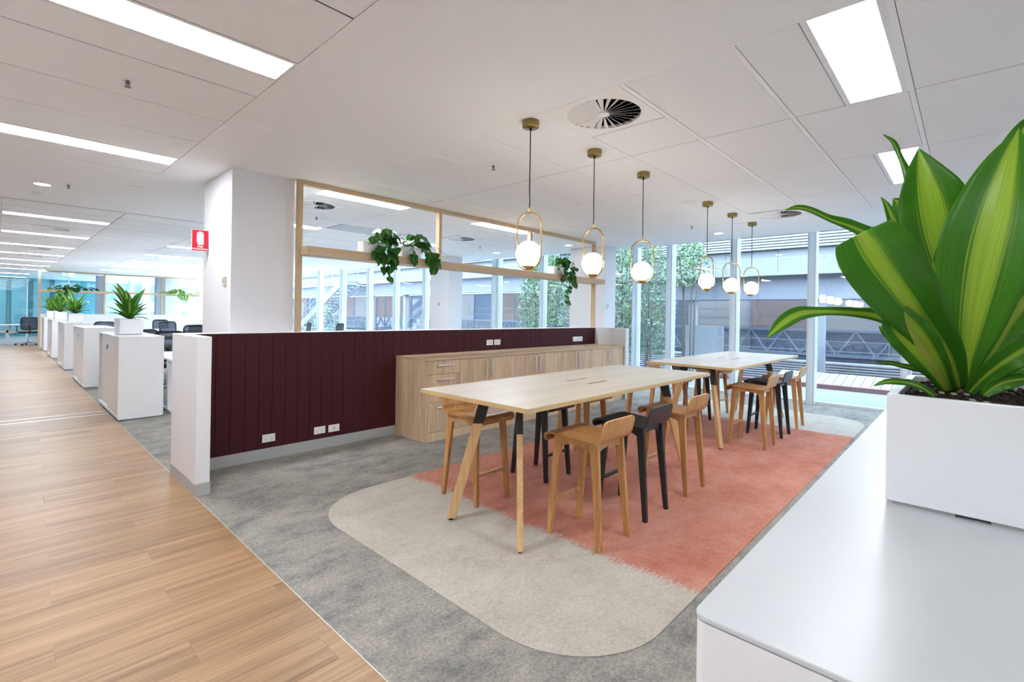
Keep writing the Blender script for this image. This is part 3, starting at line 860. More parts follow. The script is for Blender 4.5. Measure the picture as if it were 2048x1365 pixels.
diffuser(2.678, 1.735, 0.565, 'square swirl diffuser in the ceiling beside the nearest pendant')
diffuser(6.71, 1.735, 0.565, 'square swirl diffuser near the windows, behind a leaf tip')
diffuser(2.68, 5.895, 0.565, 'square swirl diffuser seen in the corner of the timber frame')
diffuser(5.57, 6.49, 0.565, 'square swirl diffuser behind the timber frame, between its two posts')
for i, (x, y) in enumerate([(0.62, 11.15), (0.6, 15.3), (0.6, 17.7)]):
    o = diffuser(x, y, 0.565, 'diffuser in the far walkway ceiling, %s beyond the plaster band' % nth[i], 16)
    o.location.z = CEIL - 0.003

# ------------------------------------------------------------------ sprinklers, detectors
def sprinkler(x, y, label):
    t = empty('sprinkler', (x, y, CEIL), 0, label, 'sprinkler', 'ceiling sprinklers')
    MB().lathe([(0.001, -0.008), (0.03, -0.006), (0.04, 0), (0.001, 0)], 20).build('escutcheon', 'white_metal', t, True)
    MB().lathe([(0.008, -0.03), (0.008, -0.006)], 10).bar((-0.014, 0, -0.012), (-0.004, 0, -0.042), 0.003).bar((0.014, 0, -0.012), (0.004, 0, -0.042), 0.003).build('body', 'sprinkler_metal', t)
    MB().lathe([(0.001, -0.046), (0.016, -0.046), (0.016, -0.043), (0.001, -0.043)], 12).build('deflector', 'sprinkler_metal', t)
for x, y, l in [(0.499, 3.495, 'sprinkler over the walkway between the two wide lights'), (2.955, 3.031, 'sprinkler in the tiles beside the first pendant cord'),
                (6.749, 2.877, 'sprinkler near the window strip by the third pendant'), (0.512, 6.961, 'sprinkler in the plaster band beside the walkway downlight'),
                (3.01, 6.56, 'sprinkler under the diffuser inside the timber frame'), (6.4, 6.9, 'sprinkler above the first pendant globe, behind the frame')]:
    sprinkler(x, y, l)
def disc(x, y, r, h, label, cat, name):
    MBo = MB().lathe([(0.001, -h), (r * 0.55, -h), (r * 0.9, -h * 0.6), (r, -0.001), (r, 0), (0.001, 0)], 28)
    o = MBo.build(name, 'white_plastic', None, True, loc=(x, y, CEIL))
    tag(o, label, cat)
    MB().lathe([(0.001, -h - 0.003), (r * 0.2, -h - 0.003), (r * 0.24, -h), (0.001, -h)], 16).build('sensor_tip', 'white_metal', o)
disc(2.984, 3.504, 0.068, 0.022, 'white round smoke detector in the tiles above the timber frame', 'smoke detector', 'smoke_detector')
disc(5.335, 2.317, 0.085, 0.008, 'flat white ceiling speaker by the fourth pendant', 'speaker', 'ceiling_speaker')
disc(1.025, 6.531, 0.085, 0.008, 'flat white ceiling speaker in the plaster near the big column', 'speaker', 'ceiling_speaker')
disc(0.327, 7.77, 0.06, 0.02, 'small smoke detector in the plaster band behind the downlight', 'smoke detector', 'smoke_detector')

# ------------------------------------------------------------------ pendant lamps
RINGW, RINGTOP, RINGBOT = 0.1, 2.087, 1.70
def pendant(x, y, yaw, label, bend):
    t = empty('pendant_lamp', (x, y, CEIL), 0, label, 'pendant lamp', 'brass hoop pendant lamps over the tables')
    MB().lathe([(0.001, -0.046), (0.05, -0.046), (0.056, -0.042), (0.057, -0.002), (0.056, 0), (0.001, 0)], 32).build('canopy', 'brass_dark', t, True)
    MB().lathe([(0.001, -0.062), (0.008, -0.062), (0.01, -0.046), (0.001, -0.046)], 12).build('cord_grip', 'black_plastic', t, True)
    pts = []
    for k in range(15):
        u = k / 14
        z = -0.05 + u * (RINGTOP + 0.028 - CEIL + 0.05)
        pts.append((bend * math.sin(u * 7.5) * 0.5 * (u ** 0.6), bend * math.sin(u * 5.3 + 1) * 0.3 * math.sin(u * math.pi), z))
    pts[-1] = (0, 0, pts[-1][2])
    MB().tube(pts, 0.0038, 6).build('cord', 'cord', t, True)
    h = empty('hoop_frame', (0, 0, 0), yaw); h.parent = t
    zc_t, zc_b = RINGTOP - CEIL - RINGW, RINGBOT - CEIL + RINGW
    ring = []
    for k in range(25):
        a = math.pi * k / 24
        ring.append((RINGW * math.cos(a), 0, zc_t + RINGW * math.sin(a)))
    for k in range(25):
        a = math.pi + math.pi * k / 24
        ring.append((RINGW * math.cos(a), 0, zc_b + RINGW * math.sin(a)))
    MB().tube(ring, 0.0060, 10, True).build('hoop', 'brass', h, True)
    MB().lathe([(0.001, RINGTOP - CEIL), (0.006, RINGTOP - CEIL), (0.006, RINGTOP - CEIL + 0.03), (0.001, RINGTOP - CEIL + 0.03)], 12).build('hoop_stem', 'brass', h, True)
    zb = RINGBOT - CEIL + 0.004
    MB().lathe([(0.001, zb), (0.014, zb), (0.016, zb + 0.006), (0.036, zb + 0.012), (0.042, zb + 0.02), (0.001, zb + 0.02)], 28).build('globe_cup', 'brass', t, True)
    R1 = 0.087
    prof = [(max(R1 * math.sin(math.pi * k / 22), 0.001), -R1 * math.cos(math.pi * k / 22)) for k in range(23)]
    MB().lathe(prof, 36, (0, 0, zb + 0.016 + R1)).build('globe', 'globe_glow', t, True)
    return t
def face_yaw(x, y, off):
    # a hoop square to the line of sight, then turned by off degrees
    return math.atan2(y, x) + math.pi / 2 + math.radians(off)
for x, off, b, l in [(2.452, -36, 0.012, 'nearest brass hoop pendant lamp with glowing globe, largest of the six'),
                     (3.217, -40, 0.010, 'second pendant lamp from the viewer, hanging before the timber frame end'),
                     (4.008, 4, 0.008, 'third pendant lamp, hoop seen square on in front of the windows'),
                     (5.497, -48, 0.006, 'fourth pendant lamp with a narrow hoop, nearest of the three over the far table'),
                     (6.283, 16, 0.004, 'fifth pendant lamp, middle of the three over the far table'),
                     (7.045, 24, 0.008, 'farthest pendant lamp, closest to the windows')]:
    pendant(x, 2.163, face_yaw(x, 2.163, off), l, b)

# ------------------------------------------------------------------ high tables
def table(x0, x1, y0, y1, slot, label):
    cx, cy = (x0 + x1) / 2, (y0 + y1) / 2
    t = empty('high_table', (cx, cy, 0.004), 0, label, 'table', 'high meeting tables')
    hx, hy = (x1 - x0) / 2, (y1 - y0) / 2
    MB().box(-hx + 0.002, -hy + 0.002, 0.877, hx - 0.002, hy - 0.002, 0.88).build('tabletop_laminate', 'table_oak', t, bevel=0.001)
    MB().box(-hx, -hy, 0.853, hx, hy, 0.877).build('tabletop_core', 'table_edge', t, bevel=0.001)
    sx0, sx1, sy0, sy1 = [slot[0] - cx, slot[1] - cx, slot[2] - cy, slot[3] - cy]
    fl = MB().box(sx0, sy0, 0.8795, sx1, sy1, 0.8806).build('cable_flap', 'table_oak', t, bevel=0.0006)
    MB().box(sx0 + .02, sy0 - 0.009, 0.8796, sx1 - .02, sy0 + 0.003, 0.8811).build('cable_slot', 'black_void', fl)
    MB().box(sx0 + .02, sy1 - 0.003, 0.8796, sx1 - .02, sy1 + 0.009, 0.8811).build('cable_slot', 'black_void', fl)
    # steel under-frame
    ix, iy = hx - 0.27, hy - 0.33
    MB().box(-ix, -iy - 0.02, 0.818, ix, -iy + 0.02, 0.853).build('steel_rail', 'black_metal', t)
    MB().box(-ix, iy - 0.02, 0.818, ix, iy + 0.02, 0.853).build('steel_rail', 'black_metal', t)
    for s in (-1, 1):
        MB().box(s * ix - 0.022, -iy - 0.02, 0.815, s * ix + 0.022, iy + 0.02, 0.8525).build('steel_crossbar', 'black_metal', t)
    for sx in (-1, 1):
        for sy in (-1, 1):
            foot = Vector((sx * (hx - 0.145), sy * 0.315, 0.012))
            top = Vector((sx * (hx - 0.145 - 0.155), sy * (0.315 - 0.165), 0.853))
            d = Vector((sx, sy, 0)).normalized()      # the plank lies along its own splay
            n = Vector((-d.y, d.x, 0))
            def sec(u, w, th, grow=0.0):
                p = foot.lerp(top, u)
                return [p - d * w / 2 - n * th / 2, p + d * w / 2 - n * th / 2, p + d * w / 2 + n * th / 2, p - d * w / 2 + n * th / 2]
            lg = MB().hexa(sec(0, 0.062, 0.036), sec(0.77, 0.068, 0.036)).build('leg', 'ash_leg', t, bevel=0.003)
            MB().hexa(sec(0.765, 0.072, 0.04), sec(1, 0.078, 0.04)).build('steel_bracket', 'black_metal', lg, bevel=0.002)
            MB().lathe([(0.014, 0), (0.014, 0.013)], 12, (foot.x, foot.y, 0)).build('glide', 'rubber', lg)
    return t
table(1.98, 4.53, 1.735, 2.70, (3.04, 3.335, 2.085, 2.27), 'nearer high table with pale oak top and splayed timber legs')
table(5.14, 7.73, 1.735, 2.70, (6.23, 6.53, 2.125, 2.30), 'far high table with pale oak top, close to the windows')

# ------------------------------------------------------------------ bar stools
def shell(profile, width, th, rnd=0.0):
    """bent ply sheet: profile (y, z) swept across the width; rnd rounds the corners of its last edge"""
    P = catmull(profile, 20)
    nx = 12
    top, bot = [], []
    L = [0.0]
    for a, b in zip(P, P[1:]): L.append(L[-1] + math.hypot(b[0] - a[0], b[1] - a[1]))
    for i, (y, z) in enumerate(P):
        a, b = P[max(i - 1, 0)], P[min(i + 1, len(P) - 1)]
        t = Vector((b[0] - a[0], b[1] - a[1])).normalized()
        n = Vector((t.y, -t.x))
        w = width / 2
        if rnd:
            e = L[-1] - L[i]
            if e < rnd: w -= rnd - math.sqrt(max(rnd * rnd - (rnd - e) ** 2, 0))
        for k in range(nx + 1):
            x = -w + 2 * w * k / nx
            top.append((x, y, z)); bot.append((x, y, z))
        n3 = (0, n.x * th, n.y * th)
        for k in range(nx + 1):
            q = bot[i * (nx + 1) + k]
            bot[i * (nx + 1) + k] = (q[0], q[1] + n3[1] * s_sign, q[2] + n3[2] * s_sign)
    m = len(P); N_ = m * (nx + 1)
    fs = []
    for i in range(m - 1):
        for k in range(nx):
            a = i * (nx + 1) + k
            fs.append((a, a + 1, a + nx + 2, a + nx + 1))
            fs.append((N_ + a, N_ + a + nx + 1, N_ + a + nx + 2, N_ + a + 1))
        a, b = i * (nx + 1), (i + 1) * (nx + 1)
        fs.append((a, b, N_ + b, N_ + a)); fs.append((a + nx, N_ + a + nx, N_ + b + nx, b + nx))
    for k in range(nx):
        fs.append((k, N_ + k, N_ + k + 1, k + 1))
        a = (m - 1) * (nx + 1) + k
        fs.append((a, a + 1, N_ + a + 1, N_ + a))
    return MB().add(top + bot, fs)
s_sign = -1

def make_stool(kind, label):
    """front faces +y, seat back at -y"""
    oak = kind == 'oak'
    wl, ws = ('stool_oak', 'stool_oak_seat') if oak else ('stool_black', 'stool_black')
    t = empty('bar_stool', (0, 0, 0), 0, label, 'stool', 'low-backed bar stools at the high tables')
    W_ = 0.355
    seat = [(0.214, 0.588), (0.232, 0.602), (0.234, 0.624), (0.216, 0.644), (0.18, 0.651), (0.09, 0.646), (0.0, 0.640), (-0.09, 0.637), (-0.145, 0.638)]
    back = [(-0.145, 0.638), (-0.168, 0.643), (-0.184, 0.660), (-0.194, 0.69), (-0.203, 0.725), (-0.213, 0.775)]
    shell(seat, W_, 0.012).build('seat', ws, t, True)
    shell(back, W_, 0.012, 0.035).build('backrest', wl, t, True)
    for sx in (-1, 1):
        for sy, yt, yb in ((1, 0.138, 0.186), (-1, -0.13, -0.186)):
            xt, xb = sx * 0.138, sx * 0.160
            b = [(xb - 0.0145, yb - 0.015, 0), (xb + 0.0145, yb - 0.015, 0), (xb + 0.0145, yb + 0.015, 0), (xb - 0.0145, yb + 0.015, 0)]
            zt = 0.634 if sy < 0 else 0.637
            tp = [(xt - 0.014, yt - 0.029, zt), (xt + 0.014, yt - 0.029, zt), (xt + 0.014, yt + 0.029, zt), (xt - 0.014, yt + 0.029, zt)]
            MB().hexa(b, tp).build('leg', wl, t, bevel=0.003)
    def arch(u0, u1, z1, drop, n=18):
        pts = [(u0, z1), (u1, z1)]
        h = 0.040
        for k in range(n + 1):
            a = math.pi * k / n
            u = (u0 + u1) / 2 + (u1 - u0) / 2 * (1 - 0.0) * math.cos(a)
            pts.append((u, z1 - h - drop * (1 - math.sin(a) ** 0.42)))
        return pts
    for sx in (-1, 1):
        MB().prism(arch(-0.135, 0.142, 0.634, 0.15), 'X', sx * 0.137 - 0.012, sx * 0.137 + 0.012).build('side_apron', wl, t)
    MB().prism(arch(-0.134, 0.134, 0.632, 0.10), 'Y', -0.145, -0.122).build('back_apron', wl, t)
    MB().prism(arch(-0.134, 0.134, 0.634, 0.08), 'Y', 0.126, 0.146).build('front_apron', wl, t)
    zf = 0.215
    xf = 0.160 - 0.022 * zf / 0.637 - 0.012
    yf = 0.186 - 0.048 * zf / 0.637
    MB().box(-xf, yf - 0.013, zf - 0.011, xf, yf + 0.013, zf + 0.011).build('footrest', wl, t, bevel=0.003)
    return t
protos = {'oak': make_stool('oak', 'x'), 'black': make_stool('black', 'x')}
used = set()
def stool(kind, x, y, rz, label):
    if kind in used: o = copy_tree(protos[kind])
    else: o = protos[kind]; used.add(kind)
    o.location = (x, y, 0.004); o.rotation_euler = (0, 0, math.radians(rz)); o['label'] = label
for a in [('oak', 2.605, 1.752, 0, 'oak bar stool nearest the white counter, first along the near side of the nearer table'),
          ('black', 3.185, 1.768, 1, 'black bar stool in the middle of the near side of the nearer table'),
          ('oak', 3.855, 1.768, -1, 'oak bar stool at the far end of the nearer table, counter side'),
          ('oak', 2.545, 2.752, 180, 'oak bar stool behind the splayed front legs, between nearer table and drawers'),
          ('black', 3.30, 2.728, 181, 'black bar stool half hidden under the nearer table, credenza side'),
          ('oak', 3.945, 2.745, 180, 'oak bar stool mostly hidden under the far end of the nearer table'),
          ('oak', 5.757, 1.738, 0, 'oak bar stool first along the near side of the far table'),
          ('black', 6.42, 1.752, 0, 'black bar stool in the middle of the near side of the far table'),
          ('oak', 7.105, 1.752, 1, 'oak bar stool closest to the windows, near side of the far table'),
          ('oak', 5.80, 2.735, 180, 'oak bar stool behind the nearer table corner, credenza side of the far table'),
          ('black', 6.50, 2.728, 180, 'black bar stool on the credenza side of the far table'),
          ('oak', 7.19, 2.74, 179, 'oak bar stool on the credenza side, farthest, close to the windows')]:
    stool(*a)

# ------------------------------------------------------------------ rug inlaid in the carpet
def rounded(x0, x1, y0, y1, r, n=16):
    pts = []
    for cx, cy, a0 in ((x1 - r, y1 - r, 0), (x0 + r, y1 - r, 90), (x0 + r, y0 + r, 180), (x1 - r, y0 + r, 270)):
        for k in range(n + 1):
            a = math.radians(a0 + 90 * k / n)
            pts.append((cx + r * math.cos(a), cy + r * math.sin(a)))
    return pts
rug = MB().prism(rounded(1.525, 8.28, 0.975, 3.455, 0.5), 'Z', 0.0, 0.004).build('rug', 'rug_pile')
tag(rug, 'long cream rug with coral middle and rounded corners under both high tables', 'rug')

# ------------------------------------------------------------------ oak credenza along the burgundy wall
cr = empty('credenza', (5.2, 4.49, 0), 0, 'long oak credenza with drawers and bar handles against the burgundy wall', 'cabinet')
def cbox(n, m, a, b, p=cr, bev=0.0012): return box(n, m, a, b, p, bevel=bev)
CF, CB = 4.217, 4.784
cbox('carcass', 'laminate_oak_v', (3.182, CF + 0.02, 0.02), (7.225, CB, 0.878))
cbox('side_panel', 'laminate_oak_v', (3.155, CF - 0.002, 0.0), (3.181, CB, 0.878))
cbox('worktop', 'laminate_oak_h', (3.150, CF - 0.014, 0.879), (7.228, CB, 0.902))
cbox('plinth', 'laminate_oak_v', (3.182, CF + 0.005, 0.0), (7.225, CF + 0.02, 0.098))
def handle(p, a, b, stand):
    d = Vector(b) - Vector(a)
    off = Vector((0, 0, 0))
    q = p
    while q is not None: off += q.location; q = q.parent
    a, b = Vector(a) - off, Vector(b) - off
    mb = MB().tube([a, b], 0.0078, 10)
    for u in (0.12, 0.88):
        c = a.lerp(b, u)
        mb.tube([c, c + Vector((0, stand, 0))], 0.0042, 8)
    return mb.build('handle', 'brushed_steel', p, True)
for z0, z1 in [(0.727, 0.876), (0.574, 0.723), (0.425, 0.570), (0.102, 0.421)]:
    d = cbox('drawer', 'laminate_oak_v', (3.185, CF, z0), (3.629, CF + 0.0195, z1))
    zh = z1 - 0.052
    handle(d, (3.295, CF - 0.03, zh), (3.53, CF - 0.03, zh), 0.03)
DX = [3.631, 4.083, 4.533, 4.983, 5.434, 5.885, 6.335, 6.80, 7.224]
for i in range(8):
    d = cbox('door', 'laminate_oak_v', (DX[i] + 0.0015, CF, 0.102), (DX[i + 1] - 0.0015, CF + 0.0195, 0.876))
    hx = DX[i + 1] - 0.045 if i % 2 == 0 else DX[i] + 0.045
    handle(d, (hx, CF - 0.03, 0.637), (hx, CF - 0.03, 0.85), 0.03)

# ------------------------------------------------------------------ outlets on the burgundy wall
def outlet(x0, x1, z0, z1, label, kind):
    t = empty('power_outlet', ((x0 + x1) / 2, 4.786, (z0 + z1) / 2), 0, label, 'power outlet', 'white outlets on the burgundy wall')
    w, h = (x1 - x0) / 2, (z1 - z0) / 2
    MB().box(-w, -0.010, -h, w, 0, h).build('plate', 'white_plastic', t, bevel=0.003)
    if kind == 'double':
        for s in (-1, 1):
            MB().box(s * 0.03 - 0.006, -0.013, h * 0.25, s * 0.03 + 0.006, -0.009, h * 0.62).build('switch', 'white_metal', t, bevel=0.001)
            pins = MB()
            for dx, dz, a in ((-0.008, 0.0, 0.5), (0.008, 0.0, -0.5), (0, -0.014, 0)):
                c = Vector((s * 0.028 + dx, -0.0102, -h * 0.2 + dz))
                u = Vector((math.sin(a), 0, math.cos(a))) * 0.0045
                pins.bar(c - u, c + u, 0.0022, 0.0012, (0, 1, 0))
            pins.build('socket_holes', 'black_void', t)
    else:
        MB().box(-0.006, -0.0112, -0.006, 0.006, -0.0095, 0.004).build('data_port', 'black_void', t)
        MB().box(-0.010, -0.0125, 0.012, 0.010, -0.0095, 0.018).build('port_shutter', 'skirting', t)
outlet(1.712, 1.829, 0.160, 0.233, 'double power outlet low on the burgundy wall, closest to the white end post', 'double')
outlet(2.205, 2.322, 0.153, 0.226, 'double power outlet of the low pair beside the credenza', 'double')
outlet(2.355, 2.474, 0.151, 0.224, 'data outlet of the low pair, closer to the credenza', 'data')
outlet(4.585, 4.704, 0.967, 1.042, 'double power outlet above the credenza in the middle pair', 'double')
outlet(4.730, 4.852, 0.967, 1.042, 'data outlet above the credenza in the middle pair', 'data')
outlet(6.567, 6.695, 0.960, 1.040, 'double power outlet above the credenza end, in the far pair', 'double')
outlet(6.709, 6.837, 0.960, 1.040, 'data outlet closest to the far end of the burgundy wall', 'data')

# ------------------------------------------------------------------ timber frame with planter shelf on the low wall
fr = empty('timber_frame', (4.6, 4.86, WT), 0, 'slim timber frame with long shelf standing on the burgundy partition', 'room divider')
FY0, FY1 = 4.825, 4.895
box('post', 'frame_timber_v', (2.036, FY0, WT), (2.078, FY1, CEIL - 0.001), fr, 0.002)
box('post', 'frame_timber_v', (7.245, FY0, WT), (7.288, FY1, CEIL - 0.001), fr, 0.002)
box('top_rail', 'frame_timber', (2.078, FY0, CEIL - 0.043), (7.245, FY1, CEIL - 0.001), fr, 0.002)
for x in (3.80, 5.535):
    box('post', 'frame_timber_v', (x - 0.021, FY0, 2.03), (x + 0.021, FY1, CEIL - 0.043), fr, 0.002)
box('shelf', 'frame_timber', (2.055, 4.66, 1.948), (7.33, 4.90, 2.03), fr, 0.002)

# ------------------------------------------------------------------ fire sign, switch, thermostats
sg = empty('fire_sign', (1.38, 5.6, 1.978), 0, 'red fire extinguisher sign sticking out from the white column', 'sign')
MB().box(-0.063, -0.0015, 0, 0.084, 0.0015, 0.212).build('backing', 'sign_white', sg)
MB().box(-0.060, -0.0025, 0.003, 0.081, -0.0012, 0.209).build('red_face', 'sign_red', sg)
ext = []
for k in range(13):
    a = math.pi * k / 12
    ext.append((0.010 + 0.030 * math.cos(a), 0.166 + 0.030 * math.sin(a)))
ext += [(-0.020, 0.088), (-0.014, 0.088), (-0.014, 0.064), (0.040, 0.064)]
MB().prism(ext, 'Y', -0.0034, -0.0022).build('extinguisher_mark', 'sign_white', sg)
MB().box(-0.012, -0.0042, 0.174, 0.002, -0.0033, 0.181).box(0.018, -0.0042, 0.174, 0.032, -0.0033, 0.181).build('nozzle_mark', 'sign_red', sg)
def text_part(name, s, size, mat, parent, loc, rot, extrude=0.0006):
    cu = bpy.data.curves.new(name, 'FONT')
    cu.body = s; cu.size = size; cu.align_x = 'CENTER'; cu.extrude = extrude; cu.offset = size * 0.03
    cu.materials.append(M[mat])
    tmp = bpy.data.objects.new(name, cu)
    me = bpy.data.meshes.new_from_object(tmp)
    bpy.data.objects.remove(tmp)
    return link(name, me, parent, loc, rot)
text_part('lettering', 'FIRE', 0.026, 'sign_white', sg, (0.0105, -0.0032, 0.036), (math.pi / 2, 0, 0))
text_part('lettering', 'EXTINGUISHER', 0.0192, 'sign_white', sg, (0.0105, -0.0032, 0.014), (math.pi / 2, 0, 0))
def wall_unit(name, loc, rz, label, cat, mats, w=0.07, h=0.10):
    t = empty(name, loc, rz, label, cat)
    MB().box(-w / 2, -0.018, -h / 2, w / 2, 0, h / 2).build('plate', mats, t, bevel=0.004)
    MB().box(-w * 0.25, -0.023, -h * 0.18, w * 0.25, -0.017, h * 0.28).build('rocker', 'grey_grille' if mats == 'white_plastic' else 'skirting', t, bevel=0.002)
wall_unit('light_switch', (1.468, 5.076, 1.662), -math.pi / 2, 'beige light switch on the big white column', 'light switch', 'beige_plastic', 0.07, 0.085)
wall_unit('thermostat', (7.84, 4.93, 1.575), 0, 'white thermostat on the column beside the windows', 'thermostat', 'white_plastic', 0.07, 0.115)
wall_unit('thermostat', (7.0, 8.9, 1.6), -math.pi / 2, 'small thermostat on the column seen through the timber frame', 'thermostat', 'beige_plastic', 0.06, 0.07)

# ------------------------------------------------------------------ white counter in the foreground
ct = empty('white_counter', (2.2, 0.01, 0), 0, 'glossy white storage counter with rounded front corner carrying the big planter', 'counter')
CX0, CX1, CY0, CY1 = 0.587, 3.85, -0.225, 0.242
body = rounded(CX0 + 0.001, CX1, CY0, CY1 - 0.001, 0.015, 6)
MB().prism([(x - 2.2, y - 0.01) for x, y in body], 'Z', 0.0, 1.0315).build('body', 'white_cabinet', ct, bevel=0.0)
MB().prism([(x - 2.2, y - 0.01) for x, y in rounded(CX0 + .004, CX1, CY0, CY1 - .004, 0.012, 5)], 'Z', 1.0315, 1.033).build('shadow_gap', 'skirting', ct)
MB().prism([(x - 2.2, y - 0.01) for x, y in rounded(CX0, CX1, CY0, CY1, 0.016, 6)], 'Z', 1.033, 1.04).build('top', 'white_counter', ct, bevel=0.0015)
for k in range(4):
    MB().box(CX0 + 0.05 + k * 0.8 - 2.2, CY1 - 0.0015 - 0.01, 0.06, CX0 + 0.05 + k * 0.8 + 0.76 - 2.2, CY1 + 0.002 - 0.01, 0.98).build('door', 'white_cabinet', ct, bevel=0.001)

# ------------------------------------------------------------------ planters and striped dracaenas
def planter(x0, x1, y0, y1, z, h, label, group, detail=True):
    t = empty('planter_box', ((x0 + x1) / 2, (y0 + y1) / 2, z), 0, label, 'planter', group)
    hx, hy, w = (x1 - x0) / 2, (y1 - y0) / 2, 0.016 if detail else 0.012
    zb = 0.007
    mb = MB()
    o8 = [(-hx, -hy), (hx, -hy), (hx, hy), (-hx, hy)]
    i8 = [(-hx + w, -hy + w), (hx - w, -hy + w), (hx - w, hy - w), (-hx + w, hy - w)]
    vs = [(x, y, zb) for x, y in o8] + [(x, y, h) for x, y in o8] + [(x, y, h) for x, y in i8] + [(x, y, h * 0.55) for x, y in i8]
    fs = [(3, 2, 1, 0)]
    for k in range(4):
        l = (k + 1) % 4
        fs += [(k, l, 4 + l, 4 + k), (4 + k, 4 + l, 8 + l, 8 + k), (8 + k, 8 + l, 12 + l, 12 + k)]
    fs.append((12, 13, 14, 15))
    mb.add(vs, fs).build('box', 'white_gloss', t, bevel=0.0015)
    f = 0.035
    for sy in (-1, 1):
        MB().box(-hx + 0.006, sy * (hy * 0.55) - hy * 0.36, 0, hx - 0.006, sy * (hy * 0.55) + hy * 0.36, zb).build('foot_rail', 'skirting', t)
    # uneven potting soil
    n = 14 if detail else 5
    rs = random.Random(5)
    vs, fs = [], []
    for i in range(n + 1):
        for j in range(n + 1):
            vs.append((-hx + w + (2 * hx - 2 * w) * i / n, -hy + w + (2 * hy - 2 * w) * j / n, h - 0.017 + rs.uniform(-0.006, 0.006)))
    for i in range(n):
        for j in range(n):
            a = i * (n + 1) + j
            fs.append((a, a + n + 1, a + n + 2, a + 1))
    MB().add(vs, fs).build('soil', 'soil', t)
    if detail:
        ch = MB()
        for _ in range(420):
            x, y = rs.uniform(-hx + 0.03, hx - 0.03), rs.uniform(-hy + 0.03, hy - 0.03)
            s = rs.uniform(0.003, 0.008)
            u = Vector((rs.uniform(-1, 1), rs.uniform(-1, 1), rs.uniform(-.4, .4))).normalized() * s
            ch.bar(Vector((x, y, h - 0.012)) - u, Vector((x, y, h - 0.012)) + u, s * 0.9, s * 0.5)
        o = ch.build('bark_mulch', 'bark_chip', t); o['kind'] = 'stuff'
        for q in range(7):
            x, y = rs.uniform(-hx + 0.03, -hx * 0.2), rs.uniform(-hy + 0.03, hy - 0.03)
            MB().bar((x - 0.008, y, h - 0.006), (x + 0.008, y + 0.004, h - 0.006), 0.006, 0.003).build('pale_chip', 'pale_chip', t)
    return t

pb = planter(1.205, 1.675, -0.135, 0.116, 1.04, 0.215, 'large white planter box in front on the white counter', 'white planter boxes')

# the big plant in front
plant = empty('dracaena', (1.47, 0.01, 1.25), 0, 'big striped dracaena with broad green and lime leaves in the foreground', 'plant', 'striped dracaenas')
eye = Vector((0, 0, 1.4))
rl = random.Random(2)
for pts, tilt, nm in FG_LEAVES:
    loc = [(x - 1.47, y - 0.01, z - 1.25, w) for x, y, z, w in pts]
    def nrm(u, p, tilt=tilt, P=loc):
        wp = p + Vector((1.47, 0.01, 1.25))
        n = (eye - wp).normalized()
        axis = (Vector(P[-1][:3]) - Vector(P[0][:3])).normalized()
        return Matrix.Rotation(math.radians(tilt), 3, axis) @ n
    me = leaf_mesh('leaf', loc, 'striped_leaf_wide' if nm in ('big right', 'middle', 'behind striped', 'lower left', 'arching') else 'striped_leaf', nrm, 30, 10, 0.28, 0.10 if 'broad' not in nm and 'big' not in nm else 0.03, rl.uniform(0, 6))
    lf = link('leaf', me, plant)
    thicken(lf, 0.0012)
MB().tube([(0, 0, -0.05), (0.002, 0.0, -0.01), (0.004, 0.002, 0.06)], [0.02, 0.019, 0.012], 12).build('stem', 'stem_woody', plant, True)

# smaller dracaenas share a few leaf shapes
leaf_lib = []
for q, (ln, w, bend) in enumerate([(0.40, 0.105, 0.10), (0.36, 0.098, 0.25), (0.30, 0.085, 0.45), (0.43, 0.10, 0.18), (0.25, 0.072, 0.7)]):
    pts = []
    for k in range(7):
        u = k / 6
        a = bend * u * 1.6
        pts.append((ln * (u * math.sin(bend * u * 0.9) + 0.10 * u), 0.0, ln * u * math.cos(a * 0.6), w * [0.35, 0.6, 0.85, 1.0, 0.9, 0.6, 0.04][k]))
    leaf_lib.append(leaf_mesh('leaf', pts, 'striped_leaf_deep', lambda u, p: Vector((-1, 0, 0.15)).normalized(), 14, 6, 0.35, 0.06, q))
def dracaena(x, y, z, label, seed, n=26, s=1.0):
    t = empty('dracaena', (x, y, z), 0, label, 'plant', 'striped dracaenas')
    r = random.Random(seed)
    for k in range(n):
        a = k * 2.399963 + r.uniform(-.25, .25)
        ring = k / n
        lean = 0.08 + 0.80 * ring ** 1.1 + r.uniform(-.08, .08)
        me = leaf_lib[(k * 2 + r.randrange(2)) % 5 if ring < 0.75 else r.choice((1, 2, 4))]
        sc = s * r.uniform(0.82, 1.12) * (1.05 - 0.25 * ring)
        lf = link('leaf', me, t, (0.008 * math.cos(a), 0.008 * math.sin(a), r.uniform(0.0, 0.07) * (1 - ring)), (0, lean, a), (sc, sc, sc))
    MB().tube([(0, 0, -0.03), (0, 0, 0.07)], [0.02, 0.013], 8).build('stem', 'stem_woody', t, True)
    return t

